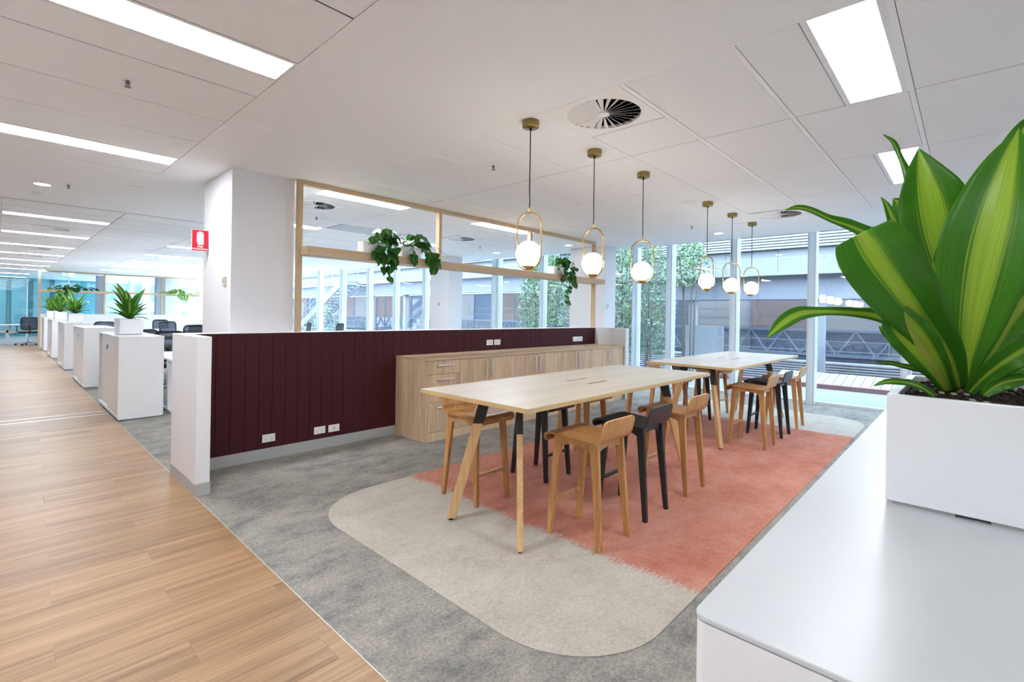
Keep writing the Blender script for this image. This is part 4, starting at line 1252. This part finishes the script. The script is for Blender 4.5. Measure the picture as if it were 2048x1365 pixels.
# ------------------------------------------------------------------ white storage cabinets along the walkway
def cabinet(y0, label, door_at=0.55):
    t = empty('storage_cabinet', (1.262, y0 + 0.825, 0), 0, label, 'cabinet', 'white storage cabinets along the walkway')
    def b(n, m, a, c, p=t, bev=0.0012): return box(n, m, a, c, p, bev)
    y1 = y0 + 1.65
    b('plinth', 'skirting', (1.06, y0 + 0.02, 0), (1.47, y1 - 0.02, 0.028))
    b('back_panel', 'white_cabinet', (1.48, y0, 0.025), (1.495, y1, 1.018))
    b('end_panel', 'white_cabinet', (1.035, y0, 0.02), (1.48, y0 + 0.018, 1.018))
    b('end_panel', 'white_cabinet', (1.035, y1 - 0.018, 0.02), (1.48, y1, 1.018))
    b('base_panel', 'white_cabinet', (1.035, y0 + 0.018, 0.025), (1.48, y1 - 0.018, 0.06))
    b('top', 'white_gloss', (1.03, y0 - 0.002, 1.018), (1.497, y1 + 0.002, 1.04))
    d = b('sliding_door', 'white_gloss', (1.040, y0 + 0.02, 0.062), (1.056, y0 + 0.86, 1.014))
    d2 = b('sliding_door', 'white_gloss', (1.062, y0 + 0.80, 0.062), (1.078, y1 - 0.02, 1.014))
    for dd, yy in ((d2, y0 + 0.955),):
        off = t.location + dd.location
        MB().lathe([(0.017, -0.024), (0.017, 0)], 14).build('lock', 'chrome', dd, loc=Vector((1.052, yy, 0.85)) - off, rot=(0, math.pi / 2, 0))
        MB().box(-0.020, -0.055, -0.013, 0, 0.018, 0.013).build('latch', 'black_plastic', dd, loc=Vector((1.062, yy + 0.02, 0.883)) - off)
    return t
nthc = ['nearest white storage cabinet by the walkway, with a potted plant on top', 'second white storage cabinet along the walkway, with a bare top', 'third white storage cabinet along the walkway, carrying a planter',
        'fourth white storage cabinet along the walkway, carrying a planter', 'fifth white storage cabinet, last in the row by the walkway']
for k in range(5):
    cabinet(7.572 + 3.44 * k - (0.3 if k == 4 else 0), nthc[k])
for k, (y0, l, l2) in enumerate([(8.18, 'white planter box on the nearest walkway cabinet', 'striped dracaena on the nearest walkway cabinet'),
                            (14.75, 'white planter box on the third walkway cabinet', 'striped dracaena on the third walkway cabinet'),
                            (18.5, 'white planter box on the fourth walkway cabinet', 'striped dracaena on the fourth walkway cabinet'),
                            (21.6, 'white planter box on the last walkway cabinet', 'striped dracaena on the last walkway cabinet')]):
    planter(1.125, 1.375, y0, y0 + 0.45, 1.04, 0.21, l, 'white planter boxes', False)
    dracaena(1.25, y0 + 0.16, 1.235, l2, 11 + k, 28, 1.08 if k == 0 else 1.25)

# ------------------------------------------------------------------ trailing plants on the shelves
def heart(name, mat):
    out = [(0, 0.10), (0.22, 0.0), (0.44, 0.14), (0.48, 0.40), (0.34, 0.70), (0.12, 0.95), (0, 1.08)]
    vs, uvs, fs = [], [], []
    def put(x, y, z):
        vs.append((x, y, z)); uvs.append((0.5 + x, y)); return len(vs) - 1
    mid = [put(0, y, -0.06 * math.sin(y * 2.6)) for y in (0.10, 0.30, 0.55, 0.80, 1.08)]
    for s in (-1, 1):
        e = [put(s * x, y, 0.10 * x - 0.12 * y * y) for x, y in ((0.22, 0.0), (0.45, 0.16), (0.48, 0.42), (0.34, 0.72), (0.14, 0.94))]
        for f in ((mid[0], e[0], e[1], mid[1]), (mid[1], e[1], e[2], mid[2]), (mid[2], e[2], e[3], mid[3]), (mid[3], e[3], e[4], mid[4])):
            fs.append(f if s > 0 else tuple(reversed(f)))
    me = bpy.data.meshes.new(name)
    me.from_pydata(vs, [], fs)
    me.materials.append(M[mat])
    ul = me.uv_layers.new(name='UVMap')
    for l in me.loops: ul.data[l.index].uv = uvs[l.vertex_index]
    me.polygons.foreach_set('use_smooth', [True] * len(me.polygons))
    return me
hearts = [heart('leaf', 'heart_leaf')]
hearts_pale = [heart('leaf', 'heart_leaf_pale')]
def shelf_pot(x, y, z, label, w=0.13, lx=0.26):
    t = empty('shelf_pot', (x, y, z), 0, label, 'planter', 'small white pots on the timber shelves')
    hx, hy, h = lx / 2, w / 2, 0.125
    q = 0.008
    o8 = [(-hx, -hy), (hx, -hy), (hx, hy), (-hx, hy)]; i8 = [(-hx + q, -hy + q), (hx - q, -hy + q), (hx - q, hy - q), (-hx + q, hy - q)]
    vs = [(a, b, 0) for a, b in o8] + [(a, b, h) for a, b in o8] + [(a, b, h) for a, b in i8] + [(a, b, h * .6) for a, b in i8]
    fs = [(3, 2, 1, 0), (12, 13, 14, 15)]
    for k in range(4):
        l = (k + 1) % 4
        fs += [(k, l, 4 + l, 4 + k), (4 + k, 4 + l, 8 + l, 8 + k), (8 + k, 8 + l, 12 + l, 12 + k)]
    MB().add(vs, fs).build('pot', 'white_gloss', t, bevel=0.001)
    MB().box(-hx + q, -hy + q, 0.09, hx - q, hy - q, 0.108).build('soil', 'soil', t)
    return t
def trailing(x, y, z, trails, seed, label, size=0.075, n=34, lib=hearts, spread=(0.15, 0.09)):
    """heart-leaved plant: a mound over the pot and a few vines that hang over the shelf front (-y)"""
    t = empty('trailing_plant', (x, y, z), 0, label, 'plant', 'trailing heart-leaved plants')
    r = random.Random(seed)
    me = lib[0]
    for k in range(n):
        px, py = r.gauss(0, spread[0] * 0.55), r.gauss(-0.02, spread[1] * 0.6)
        pz = 0.03 + 0.13 * math.exp(-(px / spread[0]) ** 2) * r.uniform(0.1, 1.3)
        a = math.atan2(py, px) - math.pi / 2 + r.uniform(-.7, .7)
        s = size * r.uniform(0.7, 1.2)
        link('leaf', me, t, (px, py, pz), (-r.uniform(0.3, 1.1), r.uniform(-.3, .3), a), (s, s, s))
    for (tx, ln, cnt_) in trails:
        pts = [(tx * 0.5, -0.02, 0.03), (tx * 0.8, -0.08, 0.05), (tx, -0.115, 0.0)]
        for k in range(1, 7):
            u = k / 6
            pts.append((tx + 0.02 * math.sin(u * 4 + tx * 30), -0.125 - 0.01 * math.sin(u * 5), -ln * u))
        MB().tube(pts, 0.0018, 5).build('vine', 'stem_green', t, True)
        for k in range(cnt_):
            u = (k + 0.6) / cnt_
            i = 2 + u * 6
            a = pts[min(int(i), 7)]; b = pts[min(int(i) + 1, 8)]
            f = i - int(i)
            p = [a[q] + (b[q] - a[q]) * f for q in range(3)]
            s = size * r.uniform(0.75, 1.2)
            link('leaf', me, t, (p[0], p[1] - 0.004, p[2]), (-math.pi * 0.5 - r.uniform(0.15, 0.6), r.uniform(-.4, .4), r.uniform(-1.0, 1.0)), (s, s, s))
    return t
SZ = 2.03
shelf_pot(2.80, 4.755, SZ, 'white pot on the timber shelf nearest the big column')
trailing(2.93, 4.76, SZ + 0.105, [(-0.06, 0.26, 8), (0.04, 0.36, 9), (0.0, 0.20, 7), (-0.12, 0.14, 6), (0.10, 0.18, 6)], 4, 'leafy trailing plant nearest the big column on the timber shelf', 0.10, 60)
shelf_pot(3.28, 4.755, SZ, 'second white pot on the timber shelf, beside its first post')
trailing(3.38, 4.76, SZ + 0.105, [(0.20, 0.22, 7), (0.12, 0.16, 5), (-0.10, 0.12, 3)], 8, 'trailing plant beside the first post of the timber shelf', 0.10, 44)
shelf_pot(6.05, 4.755, SZ, 'white pot on the timber shelf between the two nearest pendants')
trailing(6.22, 4.76, SZ + 0.105, [(-0.06, 0.60, 8), (0.05, 0.34, 7), (0.14, 0.22, 6), (-0.14, 0.18, 5)], 15, 'trailing plant with the longest vine, far end of the timber shelf', 0.098, 60)

# ------------------------------------------------------------------ desks and task chairs
def bench(y0, x0, x1, label):
    t = empty('desk_bench', ((x0 + x1) / 2, y0 + 0.8, 0), 0, label, 'desk', 'white desk benches')
    for q in (0, 1):
        ya = y0 + q * 0.83
        n = 3
        w = (x1 - x0) / n
        for k in range(n):
            box('desktop', 'white_cabinet', (x0 + k * w + 0.004, ya, 0.695), (x0 + (k + 1) * w - 0.004, ya + 0.77, 0.72), t, 0.002)
        box('rail', 'white_metal', (x0 + 0.05, ya + 0.36, 0.64), (x1 - 0.05, ya + 0.40, 0.694), t)
        for k in range(n + 1):
            xx = min(max(x0 + k * w, x0 + 0.05), x1 - 0.05)
            box('leg', 'white_metal', (xx - 0.035, ya + 0.34, 0.02), (xx + 0.035, ya + 0.42, 0.694), t)
            box('foot', 'white_metal', (xx - 0.035, ya + 0.06, 0), (xx + 0.035, ya + 0.70, 0.025), t)
    return t
for k, l in enumerate(['white desk bench behind the nearest walkway cabinet', 'white desk bench behind the second walkway cabinet', 'white desk bench behind the third walkway cabinet', 'white desk bench behind the fourth walkway cabinet']):
    bench(7.60 + 3.44 * k, 1.60, 6.4 - 0.25 * k if k < 2 else 5.4, l)
def make_chair():
    t = empty('task_chair', (0, 0, 0), 0, 'x', 'chair', 'black mesh task chairs')
    # five-star base
    for k in range(5):
        a = 2 * math.pi * k / 5 + 0.3
        c, s = math.cos(a), math.sin(a)
        sp = MB().hexa([(0.03 * c - 0.02 * s, 0.03 * s + 0.02 * c, 0.07), (0.03 * c + 0.02 * s, 0.03 * s - 0.02 * c, 0.07), (0.31 * c + 0.012 * s, 0.31 * s - 0.012 * c, 0.062), (0.31 * c - 0.012 * s, 0.31 * s + 0.012 * c, 0.062)],
                       [(0.03 * c - 0.02 * s, 0.03 * s + 0.02 * c, 0.12), (0.03 * c + 0.02 * s, 0.03 * s - 0.02 * c, 0.12), (0.31 * c + 0.012 * s, 0.31 * s - 0.012 * c, 0.085), (0.31 * c - 0.012 * s, 0.31 * s + 0.012 * c, 0.085)]).build('base_arm', 'chrome', t)
        w = []
        for q in range(12):
            b = 2 * math.pi * q / 12
            w.append((0.03 * math.cos(b), 0.03 + 0.03 * math.sin(b)))
        cs = MB().prism(w, 'Y', -0.022, 0.022).build('castor', 'black_plastic', sp, loc=(0.31 * c, 0.31 * s, 0), rot=(0, 0, a))
    MB().lathe([(0.028, 0.09), (0.028, 0.28), (0.018, 0.28), (0.018, 0.43)], 14).build('gas_lift', 'chrome', t, True)
    MB().prism(rounded(-0.24, 0.24, -0.23, 0.24, 0.09, 5), 'Z', 0.43, 0.49).build('seat', 'black_plastic', t, bevel=0.015)
    # back: a tube hoop with taut mesh inside, leaning a little
    def bk(u, z): return (u, -0.24 - 0.09 * (z - 0.5) + 0.05 * (u / 0.22) ** 2, z)
    hoop = []
    for x, z in rounded(-0.225, 0.225, 0.56, 1.0, 0.09, 6): hoop.append(bk(x, z))
    b_ = MB().tube(hoop, 0.016, 8, True).build('backrest', 'black_plastic', t, True)
    vs, fs = [], []
    for i in range(7):
        for j in range(7):
            x, z = -0.215 + 0.43 * i / 6, 0.57 + 0.42 * j / 6
            vs.append(bk(x, z))
    for i in range(6):
        for j in range(6):
            fs.append((i * 7 + j, i * 7 + j + 1, i * 7 + j + 8, i * 7 + j + 7))
    o = MB().add(vs, fs).build('mesh_panel', 'chair_mesh_fabric', b_, True)
    thicken(o, 0.003)
    MB().tube([(0, -0.1, 0.42), (0, -0.25, 0.45), (0, -0.27, 0.60), bk(0, 0.72)], 0.022, 8).build('back_spine', 'black_plastic', t, True)
    for s in (-1, 1):
        MB().tube([(s * 0.22, 0, 0.45), (s * 0.29, -0.02, 0.5), (s * 0.29, -0.02, 0.66)], 0.014, 8).build('arm_post', 'black_plastic', t, True)
        MB().prism(rounded(s * 0.29 - 0.04, s * 0.29 + 0.04, -0.12, 0.12, 0.03, 4), 'Z', 0.66, 0.685).build('armrest', 'black_plastic', t)
    return t
glass('chair_mesh_fabric', (0.28, 0.30, 0.36, 1), 0.07, 0.2, 0.8)
ch0 = make_chair()
spots = [(2.05, 9.72, 185, 'black mesh task chair closest to the white end post, behind the nearest cabinet'), (1.95, 10.72, 200, 'black task chair with wide backrest between the first and second cabinets'),
         (3.24, 13.3, 170, 'black task chair beside the column, partly behind the burgundy wall end'), (3.42, 14.12, 10, 'black task chair before the column, above the white end post'),
         (3.62, 17.4, 195, 'black task chair next to the tall backed one in the far desks'), (3.9, 20.0, 185, 'tallest looking black task chair in the far desks'),
         (2.03, 17.5, 5, 'black task chair seen behind the second cabinet top'), (0.80, 24.62, 8, 'black office chair at the far white desk in front of the teal glass'),
         (7.3, 14.6, 90, 'dark chair seen through the timber frame by the far windows'), (7.0, 16.2, 80, 'dark chair against the stair windows behind the burgundy wall')]
for k, (x, y, a, l) in enumerate(spots):
    o = ch0 if k == 0 else copy_tree(ch0)
    o.location = (x, y, 0); o.rotation_euler = (0, 0, math.radians(a)); o['label'] = l
fd = empty('far_desk', (0.2, 25.4, 0), 0, 'white desk with round legs in front of the teal glass', 'desk')
box('desktop', 'white_cabinet', (-1.2, 24.95, 0.70), (1.02, 25.7, 0.725), fd, 0.002)
box('modesty_panel', 'white_cabinet', (-1.1, 25.3, 0.42), (1.02, 25.33, 0.52), fd, 0.002)
for x in (-1.0, 0.29):
    box('leg', 'white_metal', (x - 0.04, 25.3, 0), (x + 0.04, 25.4, 0.70), fd, 0.01)

# ------------------------------------------------------------------ far timber frame, exit sign
ff = empty('timber_frame', (3.5, 24.25, 1.13), 0, 'distant timber frame with shelf at the far end of the office', 'room divider')
for x in (1.06, 2.85, 4.68):
    box('post', 'frame_timber_v', (x - 0.03, 24.2, 1.13 if x > 1.1 else 0.0), (x + 0.03, 24.3, CEIL - 0.0505), ff)
box('top_rail', 'frame_timber', (1.03, 24.2, CEIL - 0.05), (6.1, 24.3, CEIL - 0.001), ff)
box('shelf', 'frame_timber', (1.0905, 24.1, 1.92), (6.05, 24.195, 2.01), ff)
trailing(1.95, 24.2, 2.04, [(-0.2, 0.35, 8), (-0.4, 0.3, 8)], 21, 'dark trailing plant on the distant shelf behind the dracaenas', 0.2, 40, hearts, (0.55, 0.1))
trailing(5.2, 24.2, 2.04, [(0.3, 0.2, 6), (0.1, 0.15, 5)], 22, 'pale trailing plant on the distant shelf near the column', 0.2, 44, hearts_pale, (0.5, 0.1))
ex = empty('exit_sign', (1.75, 23.5, 2.47), 0, 'green illuminated exit sign with arrow hanging at the far end', 'sign')
MB().box(-0.19, -0.02, 0, 0.19, 0.02, 0.15).build('panel', 'exit_green', ex)
MB().prism([(-0.16, 0.075), (-0.10, 0.12), (-0.10, 0.09), (-0.02, 0.09), (-0.02, 0.06), (-0.10, 0.06), (-0.10, 0.03)], 'Y', -0.026, -0.02).build('arrow', 'exit_white', ex)
MB().box(0.03, -0.026, 0.012, 0.16, -0.02, 0.138).build('door_pictogram', 'exit_white', ex)
MB().prism([(0.075, 0.02), (0.095, 0.05), (0.085, 0.09), (0.10, 0.12), (0.12, 0.12), (0.115, 0.09), (0.14, 0.07), (0.115, 0.06), (0.125, 0.02), (0.105, 0.045)], 'Y', -0.03, -0.026).build('running_figure', 'exit_green', ex)
for s in (-1, 1):
    MB().box(s * 0.15 - 0.006, -0.006, 0.15, s * 0.15 + 0.006, 0.006, 0.23).build('hanger', 'white_metal', ex)

# ------------------------------------------------------------------ outside: terrace, building opposite, stair, trees
tag(box('terrace', 'paving', (9.36, -8, -0.2), (11.7, 44, -0.02)), 'grey paved terrace outside the windows', None, None, 'structure')
tag(box('terrace', 'paving', (11.7, -8, -1.4), (15.2, 44, -0.6)), 'lower paving before the building opposite', None, None, 'structure')
kb = tag(box('kerb', 'red_kerb', (11.55, -8, -0.02), (11.72, 44, 0.07)), 'dull red kerb along the terrace', None, None, 'structure')
rb = empty('ribbed_ledge', (12.2, 1, 0.0), 0, 'pale ribbed ledge beyond the red kerb outside', 'ledge')
rbm = None
for k in range(46):
    if rbm is None: rbm = MB().hexa([(0, 0, 0), (0.9, 0, 0.16), (0.9, 0.15, 0.16), (0, 0.15, 0)], [(0, 0, 0.03), (0.9, 0, 0.19), (0.9, 0.15, 0.19), (0, 0.15, 0.03)]).mesh('slat', 'outdoor_white')
    link('slat', rbm, rb, (-0.48, -5.2 + k * 0.16, 0.02))
MB().box(-0.4, -5.2, -0.6, 0.4, 2.2, 0.02).build('base', 'outdoor_panel', rb)

def opposite(y0, y1, dz, label, seed):
    L_ = y1 - y0
    t = empty('opposite_building', (13.5, y0, -0.8), 0, label, 'building')
    def b(n, m, a, c): return box(n, m, a, c, t)
    r = random.Random(seed)
    lo = MB()
    k = 0
    z = 3.12 + dz
    while z < 4.5 + dz:
        lo.hexa([(-0.30, 0, z + 0.8), (-0.18, 0, z + 0.86), (-0.18, L_, z + 0.86), (-0.30, L_, z + 0.8)], [(-0.30, 0, z + 0.844), (-0.18, 0, z + 0.880), (-0.18, L_, z + 0.880), (-0.30, L_, z + 0.844)])
        z += 0.068
    o = lo.build('louvre_screen', 'outdoor_louvre', t); o['kind'] = 'stuff'
    b('upper_wall', 'outdoor_panel', (13.42, y0, 2.4 + dz), (13.6, y1, 4.6 + dz))
    n = int(L_ / 1.25)
    for k in range(n):
        b('fascia_panel', 'outdoor_white', (13.40, y0 + k * L_ / n + 0.006, 2.50 + dz), (13.42, y0 + (k + 1) * L_ / n - 0.006, 3.10 + dz))
    b('gallery_slab', 'outdoor_white', (12.6, y0, 2.42 + dz), (13.45, y1, 2.50 + dz))
    b('edge_beam', 'outdoor_beam', (12.9, y0, 1.86 + dz), (13.3, y1, 2.42 + dz))
    b('handrail', 'outdoor_white', (12.61, y0, 2.80 + dz), (12.64, y1, 2.83 + dz))
    b('lower_rail', 'outdoor_white', (12.615, y0, 2.64 + dz), (12.635, y1, 2.655 + dz))
    pm = MB().box(-0.012, -0.012, 0, 0.012, 0.012, 0.33).mesh('baluster', 'outdoor_white')
    for k in range(int(L_ / 0.75)):
        link('baluster', pm, t, (12.625 - 13.5, k * 0.75, 2.50 + dz + 0.8))
    # recessed storey below: bays of glazing, tan and brown panels
    b('back_wall', 'outdoor_dark', (15.0, y0, -1.0), (15.2, y1, 1.95 + dz))
    y = y0
    while y < y1 - 0.4:
        w = r.choice((0.9, 1.2, 1.6))
        w = min(w, y1 - y)
        m = r.choice(('outdoor_tan', 'outdoor_brown', 'outdoor_tan', 'outdoor_glass'))
        b('wall_panel', m, (14.94, y + 0.01, 1.12), (15.0, y + w - 0.01, 1.9 + dz))
        b('glazing', r.choice(('outdoor_glass', 'outdoor_glass', 'outdoor_panel')), (14.93, y + 0.03, 0.0), (14.99, y + w - 0.03, 1.08))
        b('glazing_mullion', 'outdoor_steel', (14.90, y - 0.02, -0.6), (14.96, y + 0.02, 1.9 + dz))
        y += w
    for k in range(int(L_ / 3.0)):
        ya = y0 + 1.5 + k * 3.0
        b('post', 'outdoor_panel', (13.0, ya - 0.09, -0.8), (13.2, ya + 0.09, 1.86 + dz))
    b('transom', 'outdoor_white', (14.86, y0, 1.08), (14.95, y1, 1.13))
    b('transom', 'outdoor_white', (14.86, y0, 0.42), (14.95, y1, 0.46))
    ll = MB()
    z = -0.5
    while z < 0.34:
        ll.hexa([(0.3, 0, z + .8), (0.42, 0, z + .84), (0.42, L_, z + .84), (0.3, L_, z + .8)], [(0.3, 0, z + .835), (0.42, 0, z + .862), (0.42, L_, z + .862), (0.3, L_, z + .835)])
        z += 0.062
    o = ll.build('lower_louvres', 'outdoor_louvre', t); o['kind'] = 'stuff'
    # lattice girders in front of the glazing
    for k in range(int(min(L_, 18) / 0.8)):
        ya = k * 0.8
        MB().bar((0.9, ya, 1.3), (0.9, ya + 0.4, 1.9), 0.035).build('truss_diagonal', 'outdoor_steel', t)
        MB().bar((0.9, ya + 0.4, 1.9), (0.9, ya + 0.8, 1.3), 0.035).build('truss_diagonal', 'outdoor_steel', t)
    for zc in (0.62, 0.86, 1.38, 1.62):
        b('cable', 'outdoor_white', (13.88, y0, zc), (13.90, y1, zc + 0.014))
    b('truss_chord', 'outdoor_steel', (14.36, y0, 0.46), (14.44, y1, 0.52))
    b('truss_chord', 'outdoor_steel', (14.36, y0, 1.08), (14.44, y1, 1.14))
    return t
opposite(-8, 8.6, 0.0, 'pale building opposite with louvres, gallery railing and glazing, seen past the pendants', 1)
opposite(8.62, 40, 0.35, 'building opposite with gallery, seen through the timber frame behind the stair', 2)
# white screens standing on the terrace
tag(box('privacy_screen', 'outdoor_panel', (12.4, 4.45, -0.1), (12.46, 5.45, 1.18), bevel=0.004), 'pale blue-white panel outside behind the far table corner', 'screen')
# outdoor stair
st = empty('outdoor_stair', (12.3, 25.5, -0.6), 0, 'white outdoor stair with railing beyond the windows, rising to the gallery', 'stair')
ya, yb, za, zb = 22.4, 29.0, 2.85, -0.4
n = 22
tm = MB().box(-0.45, -0.15, 0, 0.45, 0.15, 0.03).mesh('tread', 'outdoor_steel')
for k in range(n):
    u = k / (n - 1)
    link('tread', tm, st, (-0.3, ya + (yb - ya) * u - 25.5, za + (zb - za) * u + 0.6))
for x in (-0.78, 0.18):
    MB().bar((x, ya - 25.5, za + 0.5), (x, yb - 25.5, zb + 0.5), 0.05, 0.34).build('stringer', 'outdoor_panel', st)
    for h in (0.45, 0.72, 1.0):
        MB().tube([(x, ya - 25.5, za + 0.6 + h), (x, yb - 25.5, zb + 0.6 + h)], 0.018, 6).build('rail', 'outdoor_white', st)
    for k in range(9):
        u = k / 8
        y, z = ya + (yb - ya) * u - 25.5, za + (zb - za) * u + 0.6
        MB().tube([(x, y, z), (x, y, z + 1.0)], 0.015, 6).build('baluster', 'outdoor_white', st)

def tree(x, y, z, h, label, seed, n=1700, rx=0.7, ry=1.0, mat='tree_leaf', zlo=0.15):
    t = empty('bamboo_clump', (x, y, z), 0, label, 'tree', 'leafy trees outside the windows')
    r = random.Random(seed)
    for k in range(5):
        dx, dy = r.uniform(-.3, .3), r.uniform(-.5, .5)
        MB().tube([(dx, dy, 0), (dx * 1.3, dy * 1.2, h * 0.5), (dx * 2 + r.uniform(-.2, .2), dy * 1.6 + r.uniform(-.2, .2), h)], [0.03, 0.024, 0.012], 6).build('trunk', 'tree_bark', t, True)
    for q, (m, sh) in enumerate(((mat, 0.65), ('tree_leaf_pale', 0.35))):
        fo = MB()
        for _ in range(int(n * sh)):
            a, u = r.uniform(0, 2 * math.pi), math.sqrt(r.random())
            pz = h * (zlo + (1.02 - zlo) * r.random())
            k = 0.55 + 0.45 * math.sin(pz / h * math.pi)
            c = Vector((rx * k * u * math.cos(a), ry * k * u * math.sin(a), pz))
            d = Vector((r.gauss(0, 1), r.gauss(0, 1), r.gauss(-.5, .6))).normalized()
            s = r.uniform(0.075, 0.15)
            w = d.orthogonal().normalized() * s * 0.15
            w = Matrix.Rotation(r.uniform(0, 6.28), 3, d) @ w
            fo.add([c - d * s * 0.5, c + w, c + d * s * 0.5, c - w], [(0, 1, 2, 3)])
        o = fo.build('foliage' if q == 0 else 'pale_foliage', m, t); o['kind'] = 'stuff'
    return t
tree(11.1, 6.1, -0.02, 3.3, 'leafy bamboo outside the windows beside the white column', 31, 6500, 0.6, 1.0)
tree(11.6, 5.0, -0.02, 3.3, 'slender tree outside with leaves hanging above the far table', 33, 1100, 0.4, 0.62, 'tree_leaf', 0.66)
tree(11.1, 9.2, -0.02, 3.2, 'bamboo outside behind the second pendant, seen through the timber frame', 32, 6000, 0.6, 0.9)
db = empty('added_backdrop', (9.5, 50, -1.5), 0, 'pale building added to tone down the bare sky in the far end windows', 'building')  # added backdrop covering the bright bare sky behind the far windows
MB().box(-8, 0, 0, 8, 0.3, 12).build('wall', 'outdoor_white', db)
for i in range(9):
    for j in range(5):
        MB().box(-7.4 + i * 1.7, -0.06, 1.2 + j * 2.2, -6.3 + i * 1.7, 0.02, 2.6 + j * 2.2).build('window', 'outdoor_glass', db)
tree(9.5, 36.0, -0.02, 3.6, 'trees outside between the far windows and the added backdrop building', 36, 1600, 1.4, 2.0)
tree(8.6, 27.5, -0.02, 3.0, 'distant greenery outside the far end windows', 34, 1500, 1.0, 2.2)
tree(10.2, 21.5, -0.02, 1.6, 'low planting under the outdoor stair', 35, 600, 0.5, 1.8)
